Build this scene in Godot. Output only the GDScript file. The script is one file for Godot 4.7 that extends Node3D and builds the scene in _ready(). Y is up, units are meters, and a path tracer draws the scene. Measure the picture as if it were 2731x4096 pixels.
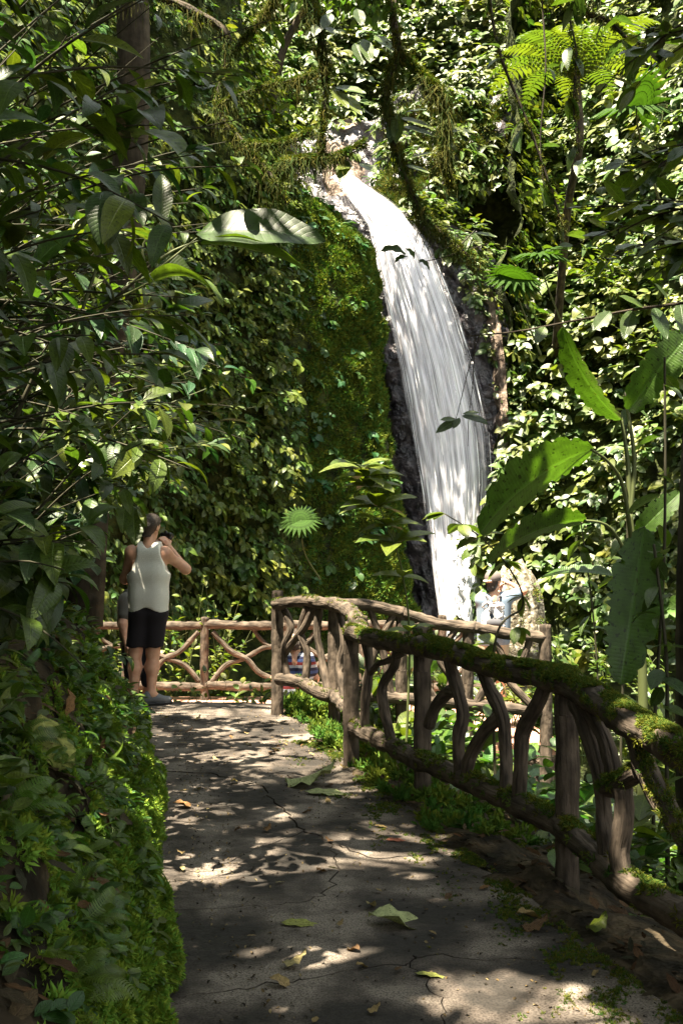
extends Node3D
# A concrete footpath with rustic fences leading to a waterfall in a rain forest. y is up, metres, the camera looks along -z.

var rng := RandomNumberGenerator.new()
var noise := FastNoiseLite.new()
var mats := {}
var leaves := {}
var names_taken := {}
const SUN_TO := Vector3(-0.20, 0.95, 0.22)


func _ready() -> void:
	# camera
	var cam := Camera3D.new()
	cam.name = "camera"
	cam.fov = 49.95
	cam.position = Vector3(0, 1.55, 0)
	cam.rotation_degrees = Vector3(1.407, 0, 0)
	cam.near = 0.05
	cam.far = 400.0
	add_child(cam)
	# sky and exposure
	var env := Environment.new()
	env.background_mode = Environment.BG_SKY
	var sky := Sky.new()
	var sm := ProceduralSkyMaterial.new()
	sm.sky_top_color = Color(0.79, 0.815, 0.82)
	sm.sky_horizon_color = Color(0.88, 0.88, 0.86)
	sm.ground_bottom_color = Color(0.10, 0.12, 0.08)
	sm.ground_horizon_color = Color(0.3, 0.34, 0.3)
	sm.sky_energy_multiplier = 0.67
	sky.sky_material = sm
	env.sky = sky
	env.tonemap_mode = Environment.TONE_MAPPER_LINEAR
	env.tonemap_exposure = 8.2
	env.sdfgi_enabled = true
	env.ssao_enabled = true
	env.ssil_enabled = true
	var we := WorldEnvironment.new()
	we.name = "world"
	we.environment = env
	add_child(we)
	# sun
	var sun := DirectionalLight3D.new()
	sun.name = "sun"
	sun.light_energy = 1.6
	sun.light_color = Color(1.0, 0.95, 0.85)
	sun.light_angular_distance = 0.5
	sun.shadow_enabled = true
	sun.look_at_from_position(SUN_TO * 50.0, Vector3.ZERO, Vector3(0, 0, -1))
	add_child(sun)

	rng.seed = 4711
	noise.seed = 7
	noise.frequency = 1.0
	make_materials()
	make_leaf_meshes()
	plan_beams()
	# the setting
	build_terrain()
	build_path()
	build_platform()
	build_waterfall()
	# fences
	build_path_fence()
	build_descent_fence()
	build_far_fence()
	# plants
	build_cliff_vines()
	build_slope()
	build_bank_cover()
	build_bush_wall()
	build_fence_undergrowth()
	build_feature_plants()
	build_overhang()
	build_canopy()
	# people
	build_people()
	# litter
	build_litter()


# ---------------------------------------------------------------- helpers

func rf(a: float, b: float) -> float:
	return rng.randf_range(a, b)


func rv(s := 1.0) -> Vector3:
	return Vector3(rf(-s, s), rf(-s, s), rf(-s, s))


func numbered(called: String) -> String:
	var n: int = names_taken.get(called, 0)
	names_taken[called] = n + 1
	return called if n == 0 else "%s_%03d" % [called, n]


func tag(o: Node3D, label: String, category: String, group := "") -> Node3D:
	o.set_meta("label", label)
	o.set_meta("category", category)
	if group != "":
		o.set_meta("group", group)
	return o


func thing(called: String, label: String, category: String, at := Vector3.ZERO, group := "") -> Node3D:
	var o := Node3D.new()
	o.name = numbered(called)
	o.position = at
	add_child(o)
	return tag(o, label, category, group)


func part(called: String, mesh: Mesh, mat: Material, parent: Node) -> MeshInstance3D:
	var o := MeshInstance3D.new()
	o.name = called if parent != self else numbered(called)
	o.mesh = mesh
	o.material_override = mat
	parent.add_child(o, true)
	return o


func structure(called: String, mesh: Mesh, mat: Material) -> MeshInstance3D:
	var o := part(called, mesh, mat, self)
	o.set_meta("kind", "structure")
	return o


func scatter(called: String, mesh: Mesh, mat: Material, where: Array, tints: Array, parent: Node, stuff := true) -> MultiMeshInstance3D:
	var mm := MultiMesh.new()
	mm.transform_format = MultiMesh.TRANSFORM_3D
	mm.use_colors = true
	mm.mesh = mesh
	mm.instance_count = where.size()
	for i in where.size():
		mm.set_instance_transform(i, where[i])
		mm.set_instance_color(i, tints[i])
	var o := MultiMeshInstance3D.new()
	o.name = called if parent != self else numbered(called)
	o.multimesh = mm
	o.material_override = mat
	parent.add_child(o, true)
	if stuff:
		o.set_meta("kind", "stuff")
	return o


func frame_of(along: Vector3, up: Vector3, s := 1.0) -> Basis:
	var x := along.normalized()
	var z := x.cross(up)
	if z.length() < 0.01:
		z = x.cross(Vector3(0.3, 0.2, 1))
	z = z.normalized()
	var y := z.cross(x)
	return Basis(x * s, y * s, z * s)


func tint(base: Color, spread := 0.25, yellow := 0.1) -> Color:
	var k := 1.0 + rf(-spread, spread)
	var w := rf(-yellow, yellow)
	return Color(base.r * k * (1.0 + 2.2 * w), base.g * k * (1.0 + 0.4 * w), base.b * k * (1.0 - 0.6 * w))


func curve(pts: Array, step: float) -> PackedVector3Array:
	# a smooth line through the points
	var out := PackedVector3Array()
	for i in pts.size() - 1:
		var a: Vector3 = pts[maxi(i - 1, 0)]
		var b: Vector3 = pts[i]
		var c: Vector3 = pts[i + 1]
		var d: Vector3 = pts[mini(i + 2, pts.size() - 1)]
		var n := maxi(1, int(ceil(b.distance_to(c) / step)))
		for k in n:
			out.append(b.cubic_interpolate(c, a, d, float(k) / n))
	out.append(pts[pts.size() - 1])
	return out


func tube(st: SurfaceTool, line: PackedVector3Array, r0: float, r1: float, sides := 8, rough := 0.0, freq := 9.0, bulge := 0.0) -> void:
	# a limb along the line, its radius running from r0 to r1, knobbly where rough > 0; closed at both ends
	var n := line.size()
	var base := _vertex_count(st)
	var side := Vector3.ZERO
	var run := 0.0
	for i in n:
		var dir := (line[mini(i + 1, n - 1)] - line[maxi(i - 1, 0)]).normalized()
		if i == 0:
			side = dir.cross(Vector3(0.31, 0.9, 0.27)).normalized()
		else:
			side = (side - dir * side.dot(dir)).normalized()
			run += line[i].distance_to(line[i - 1])
		var other := dir.cross(side)
		var t := float(i) / maxf(1.0, n - 1)
		var r := lerpf(r0, r1, t)
		if bulge > 0.0:
			r *= 1.0 + bulge * noise.get_noise_2d(run * 4.0 + line[0].x * 31.0, line[0].y * 17.0 + line[0].z * 5.0)
		for k in sides + 1:
			var a := TAU * k / sides
			var q := side * cos(a) + other * sin(a)
			var rr := r
			if rough > 0.0:
				var s := line[i] + q * r
				rr *= 1.0 + rough * noise.get_noise_3d(s.x * freq, s.y * freq, s.z * freq) + rough * 0.6 * noise.get_noise_3d(s.x * freq * 3.1, s.y * freq * 3.1, s.z * freq * 3.1)
			st.set_uv(Vector2(float(k) / sides, run))
			st.add_vertex(line[i] + q * rr)
	for i in n - 1:
		for k in sides:
			var a := base + i * (sides + 1) + k
			var b := a + sides + 1
			st.add_index(a); st.add_index(a + 1); st.add_index(b)
			st.add_index(a + 1); st.add_index(b + 1); st.add_index(b)
	for e in 2:
		var i := 0 if e == 0 else n - 1
		var c := base + n * (sides + 1) + e
		st.set_uv(Vector2(0.5, run * e))
		st.add_vertex(line[i] + (line[i] - line[1 if e == 0 else n - 2]).normalized() * (r0 if e == 0 else r1) * 0.18)
		for k in sides:
			var a := base + i * (sides + 1) + k
			st.add_index(c)
			st.add_index(a + 1 if e == 0 else a)
			st.add_index(a if e == 0 else a + 1)
	_add_vertices(st, n * (sides + 1) + 2)


var _counts := {}

func _vertex_count(st: SurfaceTool) -> int:
	return _counts.get(st, 0)

func _add_vertices(st: SurfaceTool, n: int) -> void:
	_counts[st] = _counts.get(st, 0) + n


func begin() -> SurfaceTool:
	var st := SurfaceTool.new()
	st.begin(Mesh.PRIMITIVE_TRIANGLES)
	st.set_smooth_group(0)
	_counts[st] = 0
	return st


func finish(st: SurfaceTool) -> ArrayMesh:
	st.generate_normals()
	_counts.erase(st)
	return st.commit()


func limb(pts: Array, r0: float, r1: float, sides := 8, rough := 0.0, freq := 9.0, step := 0.06, bulge := 0.0) -> ArrayMesh:
	var st := begin()
	tube(st, curve(pts, step), r0, r1, sides, rough, freq, bulge)
	return finish(st)


# surfaces lofted through columns of points, roughened along their normal

func sheet(cols: Array, amp: float, freq: float, seed_at := 0.0) -> Dictionary:
	return {"c": cols, "amp": amp, "f": freq, "s": seed_at}


func _on_column(col: Array, w: float) -> Vector3:
	var x := clampf(w, 0.0, 1.0) * (col.size() - 1)
	var i := mini(int(x), col.size() - 2)
	var a: Vector3 = col[maxi(i - 1, 0)]
	var b: Vector3 = col[i]
	var c: Vector3 = col[i + 1]
	var d: Vector3 = col[mini(i + 2, col.size() - 1)]
	return b.cubic_interpolate(c, a, d, x - i)


func bare(s: Dictionary, u: float, w: float) -> Vector3:
	var cols: Array = s.c
	var x := clampf(u, 0.0, 1.0) * (cols.size() - 1)
	var i := mini(int(x), cols.size() - 2)
	var b := _on_column(cols[i], w)
	var c := _on_column(cols[i + 1], w)
	var a := _on_column(cols[i - 1], w) if i > 0 else b
	var d := _on_column(cols[i + 2], w) if i + 2 < cols.size() else c
	return b.cubic_interpolate(c, a, d, x - i)


func normal_at(s: Dictionary, u: float, w: float) -> Vector3:
	var e := 0.004
	var du := bare(s, minf(u + e, 1), w) - bare(s, maxf(u - e, 0), w)
	var dw := bare(s, u, minf(w + e, 1)) - bare(s, u, maxf(w - e, 0))
	return du.cross(dw).normalized()


func on(s: Dictionary, u: float, w: float, n: Vector3) -> Vector3:
	var p := bare(s, u, w)
	var f: float = s.f
	var k := noise.get_noise_3d(p.x * f + s.s, p.y * f, p.z * f) + 0.45 * noise.get_noise_3d(p.x * f * 2.7, p.y * f * 2.7 + s.s, p.z * f * 2.7)
	return p + n * k * float(s.amp)


func sheet_mesh(s: Dictionary, nu: int, nw: int, uv_scale := Vector2(1, 1)) -> ArrayMesh:
	var st := begin()
	for j in nw + 1:
		for i in nu + 1:
			var u := float(i) / nu
			var w := float(j) / nw
			st.set_uv(Vector2(u, w) * uv_scale)
			st.add_vertex(on(s, u, w, normal_at(s, u, w)))
	for j in nw:
		for i in nu:
			var a := j * (nu + 1) + i
			var b := a + nu + 1
			st.add_index(a); st.add_index(b); st.add_index(a + 1)
			st.add_index(a + 1); st.add_index(b); st.add_index(b + 1)
	return finish(st)


# ---------------------------------------------------------------- materials

func lin(r: float, g: float, b: float) -> Color:
	return Color(r, g, b).linear_to_srgb()


func noise_tex(size: int, freq: float, octaves: int, stops: Array, sd: int, normal_map := false, bump := 6.0) -> NoiseTexture2D:
	var f := FastNoiseLite.new()
	f.seed = sd
	f.noise_type = FastNoiseLite.TYPE_SIMPLEX_SMOOTH
	f.frequency = freq
	f.fractal_octaves = octaves
	f.fractal_gain = 0.55
	var t := NoiseTexture2D.new()
	t.width = size
	t.height = size
	t.seamless = true
	t.noise = f
	t.as_normal_map = normal_map
	t.bump_strength = bump
	if stops.size() > 0:
		var g := Gradient.new()
		var offs := PackedFloat32Array()
		var cols := PackedColorArray()
		for s in stops:
			offs.append(s[0])
			cols.append(s[1])
		g.offsets = offs
		g.colors = cols
		t.color_ramp = g
	return t


func rough_mat(called: String, albedo: Texture2D, bump: Texture2D, scale: float, depth: float, roughness := 0.9, spec := 0.4) -> StandardMaterial3D:
	var m := StandardMaterial3D.new()
	m.resource_name = called
	m.albedo_texture = albedo
	m.uv1_triplanar = true
	m.uv1_world_triplanar = true
	m.uv1_scale = Vector3.ONE * scale
	m.roughness = roughness
	m.metallic_specular = spec
	if bump:
		m.heightmap_enabled = true
		m.heightmap_texture = bump
		m.heightmap_scale = depth
	return m


func plain_mat(called: String, c: Color, roughness := 0.8, spec := 0.4) -> StandardMaterial3D:
	var m := StandardMaterial3D.new()
	m.resource_name = called
	m.albedo_color = c
	m.roughness = roughness
	m.metallic_specular = spec
	return m


func leaf_texture(side_veins: int, seed_: int, strength: float, ribs_across := false) -> Array:
	# colour and relief of a leaf blade: midrib, side veins, mottling (u along the blade, v across)
	var w := 256
	var h := 128
	var im := Image.create(w, h, false, Image.FORMAT_RGB8)
	var up := Image.create(w, h, false, Image.FORMAT_RGB8)
	var f := FastNoiseLite.new()
	f.seed = seed_
	f.frequency = 0.03
	f.fractal_octaves = 4
	for y in h:
		var a := absf((y + 0.5) / h - 0.5) * 2.0
		for x in w:
			var t := float(x) / w
			var mott := f.get_noise_2d(x, y)
			var phase := t * side_veins - a * (0.4 if ribs_across else 1.6)
			var ph := absf(fposmod(phase, 1.0) - 0.5) * 2.0
			var vein := smoothstep(0.82, 1.0, ph) * 0.5
			var mid := smoothstep(0.09, 0.02, a)
			var k := 0.86 + 0.16 * mott + strength * maxf(vein * 0.55, mid)
			var spot := 1.0 if f.get_noise_2d(x * 2.3 + 300.0, y * 2.3) < 0.42 else 0.55
			var c := Color(k * (1.0 + 0.25 * mid), k, k * (0.9 + 0.1 * mid)) * spot
			im.set_pixel(x, y, Color(clampf(c.r, 0, 1), clampf(c.g, 0, 1), clampf(c.b, 0, 1)))
			var e := 0.6 - 0.35 * vein - 0.4 * mid + 0.12 * (1.0 - ph) + 0.05 * mott
			up.set_pixel(x, y, Color(e, e, e))
	return [ImageTexture.create_from_image(im), ImageTexture.create_from_image(up)]


func leaf_mat(called: String, tex: Array, c: Color, roughness: float, glow: Color, copies: bool, relief := 0.4, spec := 0.5) -> StandardMaterial3D:
	var m := StandardMaterial3D.new()
	m.resource_name = called
	m.albedo_color = c
	m.albedo_texture = tex[0]
	m.roughness = roughness
	m.metallic_specular = spec
	m.backlight_enabled = true
	m.backlight = glow
	m.cull_mode = BaseMaterial3D.CULL_DISABLED
	if relief > 0.0:
		m.heightmap_enabled = true
		m.heightmap_texture = tex[1]
		m.heightmap_scale = relief
	m.vertex_color_use_as_albedo = copies
	return m


func make_materials() -> void:
	var grain := noise_tex(512, 0.02, 6, [], 11)
	var fine := noise_tex(512, 0.06, 5, [], 12)
	# soil, rock
	mats.soil = rough_mat("soil", noise_tex(512, 0.012, 6, [[0.25, lin(0.010, 0.008, 0.005)], [0.5, lin(0.032, 0.024, 0.014)], [0.75, lin(0.075, 0.055, 0.032)]], 21), grain, 0.6, 5.0, 0.95, 0.3)
	mats.cliff_soil = rough_mat("mossy cliff soil", noise_tex(512, 0.012, 6, [[0.25, lin(0.010, 0.012, 0.005)], [0.5, lin(0.026, 0.036, 0.010)], [0.75, lin(0.06, 0.07, 0.018)]], 25), grain, 0.6, 6.0, 0.95, 0.3)
	mats.rock = rough_mat("wet rock", noise_tex(512, 0.015, 6, [[0.25, lin(0.007, 0.006, 0.008)], [0.5, lin(0.024, 0.02, 0.025)], [0.62, lin(0.05, 0.043, 0.05)], [0.8, lin(0.11, 0.095, 0.10)]], 22), grain, 0.35, 9.0, 0.42, 0.55)
	mats.dry_rock = rough_mat("dry rock", noise_tex(512, 0.012, 6, [[0.3, lin(0.045, 0.03, 0.022)], [0.5, lin(0.13, 0.095, 0.072)], [0.7, lin(0.3, 0.23, 0.18)]], 23), grain, 0.4, 7.0, 0.85, 0.4)
	mats.lichen_rock = rough_mat("lichen rock", noise_tex(512, 0.02, 6, [[0.3, lin(0.035, 0.028, 0.016)], [0.48, lin(0.09, 0.075, 0.045)], [0.58, lin(0.2, 0.18, 0.14)], [0.75, lin(0.38, 0.36, 0.32)]], 24), grain, 0.9, 3.0, 0.85, 0.4)
	# concrete of the path
	var conc := rough_mat("path concrete", noise_tex(1024, 0.004, 7, [[0.25, lin(0.018, 0.015, 0.0122)], [0.42, lin(0.052, 0.042, 0.035)], [0.55, lin(0.084, 0.07, 0.059)], [0.74, lin(0.18, 0.154, 0.132)]], 31), grain, 0.42, 1.6, 0.8, 0.4)
	conc.detail_enabled = true
	conc.detail_blend_mode = BaseMaterial3D.BLEND_MODE_MUL
	conc.detail_uv_layer = BaseMaterial3D.DETAIL_UV_2
	conc.detail_albedo = noise_tex(1024, 0.09, 4, [[0.3, Color(0.62, 0.6, 0.58)], [0.5, Color(0.93, 0.92, 0.9)], [0.72, Color(1, 1, 1)]], 32)
	conc.uv2_triplanar = true
	conc.uv2_world_triplanar = true
	conc.uv2_scale = Vector3.ONE * 0.9
	mats.concrete = conc
	mats.joint = plain_mat("crack fill", lin(0.012, 0.010, 0.008), 0.95, 0.2)
	mats.clay_paving = rough_mat("clay paving", noise_tex(512, 0.01, 6, [[0.3, lin(0.30, 0.15, 0.10)], [0.5, lin(0.42, 0.23, 0.16)], [0.7, lin(0.5, 0.32, 0.24)]], 33), grain, 0.6, 1.0, 0.85)
	# bark: streaks along the limb
	for k in 2:
		var im := Image.create(256, 512, false, Image.FORMAT_RGB8)
		var hi := Image.create(256, 512, false, Image.FORMAT_RGB8)
		var f := FastNoiseLite.new()
		f.seed = 41 + k
		f.fractal_octaves = 5
		f.frequency = 0.012
		var lo: Vector3 = [Vector3(0.028, 0.0215, 0.016), Vector3(0.022, 0.017, 0.011)][k]
		var top: Vector3 = [Vector3(0.115, 0.088, 0.066), Vector3(0.085, 0.066, 0.045)][k]
		for y in 512:
			for x in 256:
				var ang := TAU * x / 256.0
				var s := f.get_noise_3d(cos(ang) * 150.0, sin(ang) * 150.0, y * 0.35)
				var b := f.get_noise_3d(cos(ang) * 60.0, sin(ang) * 60.0, y * 1.1 + 900.0)
				var t := clampf(0.45 + 0.5 * s + 0.75 * b, 0, 1)
				var c := lo.lerp(top, t)
				im.set_pixel(x, y, lin(c.x, c.y, c.z))
				hi.set_pixel(x, y, Color(t, t, t))
		var m := StandardMaterial3D.new()
		m.resource_name = ["log bark", "tree bark"][k]
		m.albedo_texture = ImageTexture.create_from_image(im)
		m.roughness = 0.88
		m.metallic_specular = 0.35
		m.heightmap_enabled = true
		m.heightmap_texture = ImageTexture.create_from_image(hi)
		m.heightmap_scale = 0.9
		m.uv1_scale = Vector3(1, 0.9, 1)
		mats[["bark", "tree_bark"][k]] = m
	# foliage
	var vein_a := leaf_texture(9, 51, 0.22)
	var vein_b := leaf_texture(16, 52, 0.30)
	var vein_c := leaf_texture(44, 53, 0.42, true)
	mats.foliage = leaf_mat("foliage", vein_a, Color.WHITE, 0.42, lin(0.82, 0.88, 0.32), true, 0.25)
	mats.glossy_foliage = leaf_mat("glossy foliage", vein_a, Color.WHITE, 0.48, lin(0.82, 0.88, 0.32), true, 0.2, 0.72)
	mats.moss = plain_mat("moss", Color.WHITE, 0.9, 0.25)
	mats.moss.vertex_color_use_as_albedo = true
	mats.moss.backlight_enabled = true
	mats.moss.backlight = lin(0.4, 0.45, 0.15)
	mats.stem = plain_mat("green stem", lin(0.07, 0.085, 0.028), 0.6)
	mats.twig = plain_mat("woody twig", lin(0.03, 0.028, 0.014), 0.8)
	var greens := [Vector3(0.074, 0.126, 0.02), Vector3(0.096, 0.155, 0.024), Vector3(0.058, 0.11, 0.036), Vector3(0.138, 0.185, 0.024), Vector3(0.05, 0.09, 0.02)]
	for i in greens.size():
		mats["leaf%d" % i] = leaf_mat("broad leaf %d" % i, vein_b, lin(greens[i].x, greens[i].y, greens[i].z), 0.4, lin(0.82, 0.88, 0.3), false, 0.3, 0.5)
	mats.fan = leaf_mat("fan leaf", vein_c, lin(0.045, 0.10, 0.02), 0.75, lin(0.8, 0.9, 0.22), false, 0.3, 0.25)
	mats.banana = leaf_mat("banana leaf", vein_c, lin(0.07, 0.14, 0.03), 0.36, lin(0.8, 0.9, 0.22), false, 0.5, 0.5)
	var dry := [Vector3(0.36, 0.26, 0.14), Vector3(0.26, 0.14, 0.07), Vector3(0.42, 0.35, 0.2), Vector3(0.30, 0.32, 0.10), Vector3(0.15, 0.085, 0.05), Vector3(0.38, 0.42, 0.24), Vector3(0.33, 0.12, 0.09)]
	for i in dry.size():
		mats["dry%d" % i] = leaf_mat("fallen leaf %d" % i, vein_b, lin(dry[i].x, dry[i].y, dry[i].z), 0.75, lin(0.2, 0.18, 0.1), false, 0.8, 0.35)
	mats.litter = leaf_mat("litter", vein_a, Color.WHITE, 0.8, lin(0.1, 0.1, 0.06), true, 0.4, 0.3)


# ---------------------------------------------------------------- leaf shapes: the blade runs along +x from its base, its upper side faces +y

var _tip := Vector3.RIGHT
var tips := {}

func blade(length: float, width: float, rows: int, fold: float, droop: float, peak: float, tip: float, wavy := 0.0, across := 1, notch := 0.0, torn := 0.0) -> ArrayMesh:
	var st := begin()
	var p := Vector3.ZERO
	var half := across
	_tip = Vector3.ZERO
	for i in rows + 1:
		var t := float(i) / rows
		var w := pow(sin(PI * pow(clampf(t, 0, 1), log(0.5) / log(peak))), tip) * width * 0.5
		if i == 0:
			w = maxf(w, width * 0.02) + notch * width * 0.25
		if i == rows:
			w = width * 0.012
		var ang := -droop * t
		if i > 0:
			p += Vector3(cos(ang), sin(ang), 0) * (length / rows)
			_tip = p
		var nrm := Vector3(-sin(ang), cos(ang), 0)
		var torn_l := 1.0 - (torn * rf(0.2, 1.0) if torn > 0.0 and rng.randf() < 0.3 else 0.0)
		var torn_r := 1.0 - (torn * rf(0.2, 1.0) if torn > 0.0 and rng.randf() < 0.3 else 0.0)
		for k in range(-half, half + 1):
			var q := float(k) / half
			if absi(k) == half:
				q *= torn_l if k < 0 else torn_r
			var wave := wavy * width * sin(t * 17.0 + q * 2.0) * q * q
			st.set_uv(Vector2(t, 0.5 + 0.5 * q))
			var shift := Vector3(-notch * length * 0.16 * absf(q), 0, 0) if i == 0 else Vector3.ZERO
			st.add_vertex(p + shift + Vector3(0, 0, q * w) + nrm * (fold * absf(q) * w + wave))
	var c := 2 * half + 1
	for i in rows:
		for k in 2 * half:
			var a := i * c + k
			var b := a + c
			st.add_index(a); st.add_index(b); st.add_index(a + 1)
			st.add_index(a + 1); st.add_index(b); st.add_index(b + 1)
	return finish(st)


func frond(length: float, width: float, pairs: int, droop: float) -> ArrayMesh:
	# a fern frond: a thin rachis with pinnae on both sides
	var st := begin()
	var n := 0
	var p := Vector3.ZERO
	var last := p
	for i in pairs + 1:
		var t := float(i) / pairs
		var ang := 0.35 - droop * t * t
		var dir := Vector3(cos(ang), sin(ang), 0)
		last = p
		if i > 0:
			p += dir * (length / pairs)
		var nrm := Vector3(-dir.y, dir.x, 0)
		var w := width * 0.5 * pow(sin(PI * pow(clampf(t * 0.94 + 0.06, 0, 1), 0.75)), 0.8) + 0.004
		var s := length / pairs * 0.42
		for sd in [-1.0, 1.0]:
			var out := Vector3(0, 0, sd)
			var tipv: Vector3 = p + out * w + dir * w * 0.28 - nrm * w * 0.18
			var mid: Vector3 = p + out * w * 0.5 + dir * w * 0.12
			var verts := [p - dir * s * 0.7, mid - dir * s, tipv, mid + dir * s, p + dir * s * 0.7]
			for v in verts:
				st.set_uv(Vector2(t, 0.25))
				st.add_vertex(v)
			for tri in [[0, 1, 4], [1, 3, 4], [1, 2, 3]]:
				st.add_index(n + tri[0])
				st.add_index(n + (tri[1] if sd > 0 else tri[2]))
				st.add_index(n + (tri[2] if sd > 0 else tri[1]))
			n += 5
		if i > 0:
			var r := 0.006 * (1.0 - 0.7 * t) * (length / 0.7)
			for v in [last + Vector3(0, 0, r), last - Vector3(0, 0, r), p + Vector3(0, 0, r), p - Vector3(0, 0, r)]:
				st.set_uv(Vector2(t, 0.5))
				st.add_vertex(v + nrm * 0.002)
			st.add_index(n); st.add_index(n + 2); st.add_index(n + 1)
			st.add_index(n + 1); st.add_index(n + 2); st.add_index(n + 3)
			n += 4
	return finish(st)


func tuft(blades: int, size: float, spread: float, width: float) -> ArrayMesh:
	# a moss cushion: short leafy shoots that stand out of +y
	var st := begin()
	var n := 0
	for i in blades:
		var a := TAU * i / blades + rf(-0.4, 0.4)
		var o := Vector3(cos(a), 0, sin(a)) * rf(0.0, spread) * size
		var d := (Vector3(cos(a), 0, sin(a)) * rf(0.2, 1.1) + Vector3(0, 1, 0)).normalized()
		var l := size * rf(0.6, 1.15)
		var side := d.cross(Vector3(sin(a * 3.0), 0.4, cos(a * 3.0))).normalized() * width * size
		var bend := Vector3(cos(a), -0.5, sin(a)) * l * 0.3
		var verts := [o - side * 0.5, o + side * 0.5, o + d * l * 0.55 + side, o + d * l * 0.55 - side, o + d * l + bend]
		for v in verts:
			st.set_uv(Vector2(0.5, 0.3))
			st.add_vertex(v)
		for tri in [[0, 3, 1], [1, 3, 2], [3, 4, 2]]:
			for q in tri:
				st.add_index(n + q)
		n += 5
	return finish(st)


func beard(length: float, threads: int, width: float) -> ArrayMesh:
	# a hanging beard of moss, along -y
	var st := begin()
	var n := 0
	for i in threads:
		var p := Vector3(rf(-0.5, 0.5), 0, rf(-0.5, 0.5)) * width
		var l := length * rf(0.35, 1.0)
		var side := Vector3(cos(i * 2.4), 0, sin(i * 2.4)) * rf(0.002, 0.006)
		var rows := 5
		for k in rows + 1:
			var t := float(k) / rows
			var s := side * (1.0 - 0.75 * t) * (1.0 + 0.5 * sin(k * 5.0 + i))
			st.set_uv(Vector2(0.5, 0.3)); st.add_vertex(p + s)
			st.set_uv(Vector2(0.5, 0.3)); st.add_vertex(p - s)
			p += Vector3(rf(-0.045, 0.045), -l / rows * rf(0.6, 1.4), rf(-0.045, 0.045))
		for k in rows:
			var a := n + k * 2
			st.add_index(a); st.add_index(a + 2); st.add_index(a + 1)
			st.add_index(a + 1); st.add_index(a + 2); st.add_index(a + 3)
		n += (rows + 1) * 2
	return finish(st)


func fan(radius: float, fingers: int, spread: float, depth: float) -> ArrayMesh:
	# a pleated fan leaf with free finger tips
	var st := begin()
	var n := 0
	for i in fingers:
		var a := lerpf(-spread, spread, (i + 0.5) / fingers)
		var h := spread / fingers
		var r := radius * (0.8 + 0.2 * cos(a * 0.8)) * rf(0.93, 1.05)
		var pts := [Vector3.ZERO, Vector3(cos(a - h), 0, sin(a - h)) * r * depth, Vector3(cos(a + h), 0, sin(a + h)) * r * depth, Vector3(cos(a), -0.18, sin(a)) * r, Vector3(cos(a), 0.05, sin(a)) * r * depth]
		for v in pts:
			st.set_uv(Vector2(v.length() / radius, 0.3))
			st.add_vertex(v)
		for tri in [[0, 4, 1], [0, 2, 4], [1, 4, 3], [4, 2, 3]]:
			for q in tri:
				st.add_index(n + q)
		n += 5
	return finish(st)


func make_leaf_meshes() -> void:
	leaves.oval = blade(1.0, 0.52, 5, 0.22, 0.5, 0.45, 0.8)
	tips.oval = _tip
	leaves.heart = blade(1.0, 0.8, 5, 0.18, 0.6, 0.34, 0.8, 0.02, 1, 0.8)
	tips.heart = _tip
	leaves.lance = blade(1.0, 0.34, 6, 0.3, 0.7, 0.42, 0.9)
	tips.lance = _tip
	leaves.droopy = blade(1.0, 0.40, 7, 0.25, 1.3, 0.42, 0.85)
	tips.droopy = _tip
	leaves.big = blade(1.0, 0.42, 12, 0.22, 0.55, 0.45, 0.75, 0.02, 3)
	tips.big = _tip
	leaves.big_flat = blade(1.0, 0.46, 10, 0.1, 0.2, 0.45, 0.8, 0.02, 3)
	tips.big_flat = _tip
	leaves.big_droop = blade(1.0, 0.38, 12, 0.3, 1.5, 0.4, 0.8, 0.02, 3)
	tips.big_droop = _tip
	leaves.banana = blade(1.0, 0.40, 40, 0.25, 0.75, 0.5, 0.45, 0.012, 4, 0.0, 0.3)
	tips.banana = _tip
	leaves.banana_hang = blade(1.0, 0.34, 40, 0.22, 0.25, 0.5, 0.45, 0.012, 4, 0.0, 0.3)
	tips.banana_hang = _tip
	leaves.curl_a = blade(1.0, 0.5, 8, 0.5, 0.9, 0.45, 0.8, 0.09, 2)
	tips.curl_a = _tip
	leaves.curl_b = blade(1.0, 0.62, 8, -0.35, -0.7, 0.4, 0.8, 0.10, 2)
	tips.curl_b = _tip
	leaves.flat = blade(1.0, 0.42, 8, 0.12, 0.15, 0.45, 0.8, 0.05, 2)
	tips.flat = _tip
	leaves.frond = frond(1.0, 0.38, 22, 1.5)
	leaves.tuft = tuft(11, 1.0, 0.5, 0.10)
	leaves.fine_tuft = tuft(18, 1.0, 0.8, 0.15)
	leaves.beard = beard(1.0, 9, 0.12)
	leaves.fan = fan(1.0, 16, 2.2, 0.62)


# ---------------------------------------------------------------- the setting

var bank := {}
var right_ground := {}
var moss_cliff := {}
var fall_cliff := {}
var hillside := {}
var back_wall := {}

const EDGE_D := [0.0, 1.5, 3.5, 4.8, 7.0, 9.0, 9.7, 10.4, 11.2, 12.2, 13.5]
const EDGE_L := [0.25, -0.06, -0.53, -0.80, -1.19, -1.60, -1.78, -2.25, -3.0, -3.9, -4.6]
const EDGE_R := [2.0, 1.62, 1.13, 0.82, 0.25, -0.17, -0.38, -0.45, -0.3, 0.2, 0.8]


func along_table(xs: Array, ys: Array, x: float) -> float:
	for i in xs.size() - 1:
		if x <= xs[i + 1]:
			return lerpf(ys[i], ys[i + 1], clampf((x - xs[i]) / (xs[i + 1] - xs[i]), 0.0, 1.0))
	return ys[ys.size() - 1]


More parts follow.
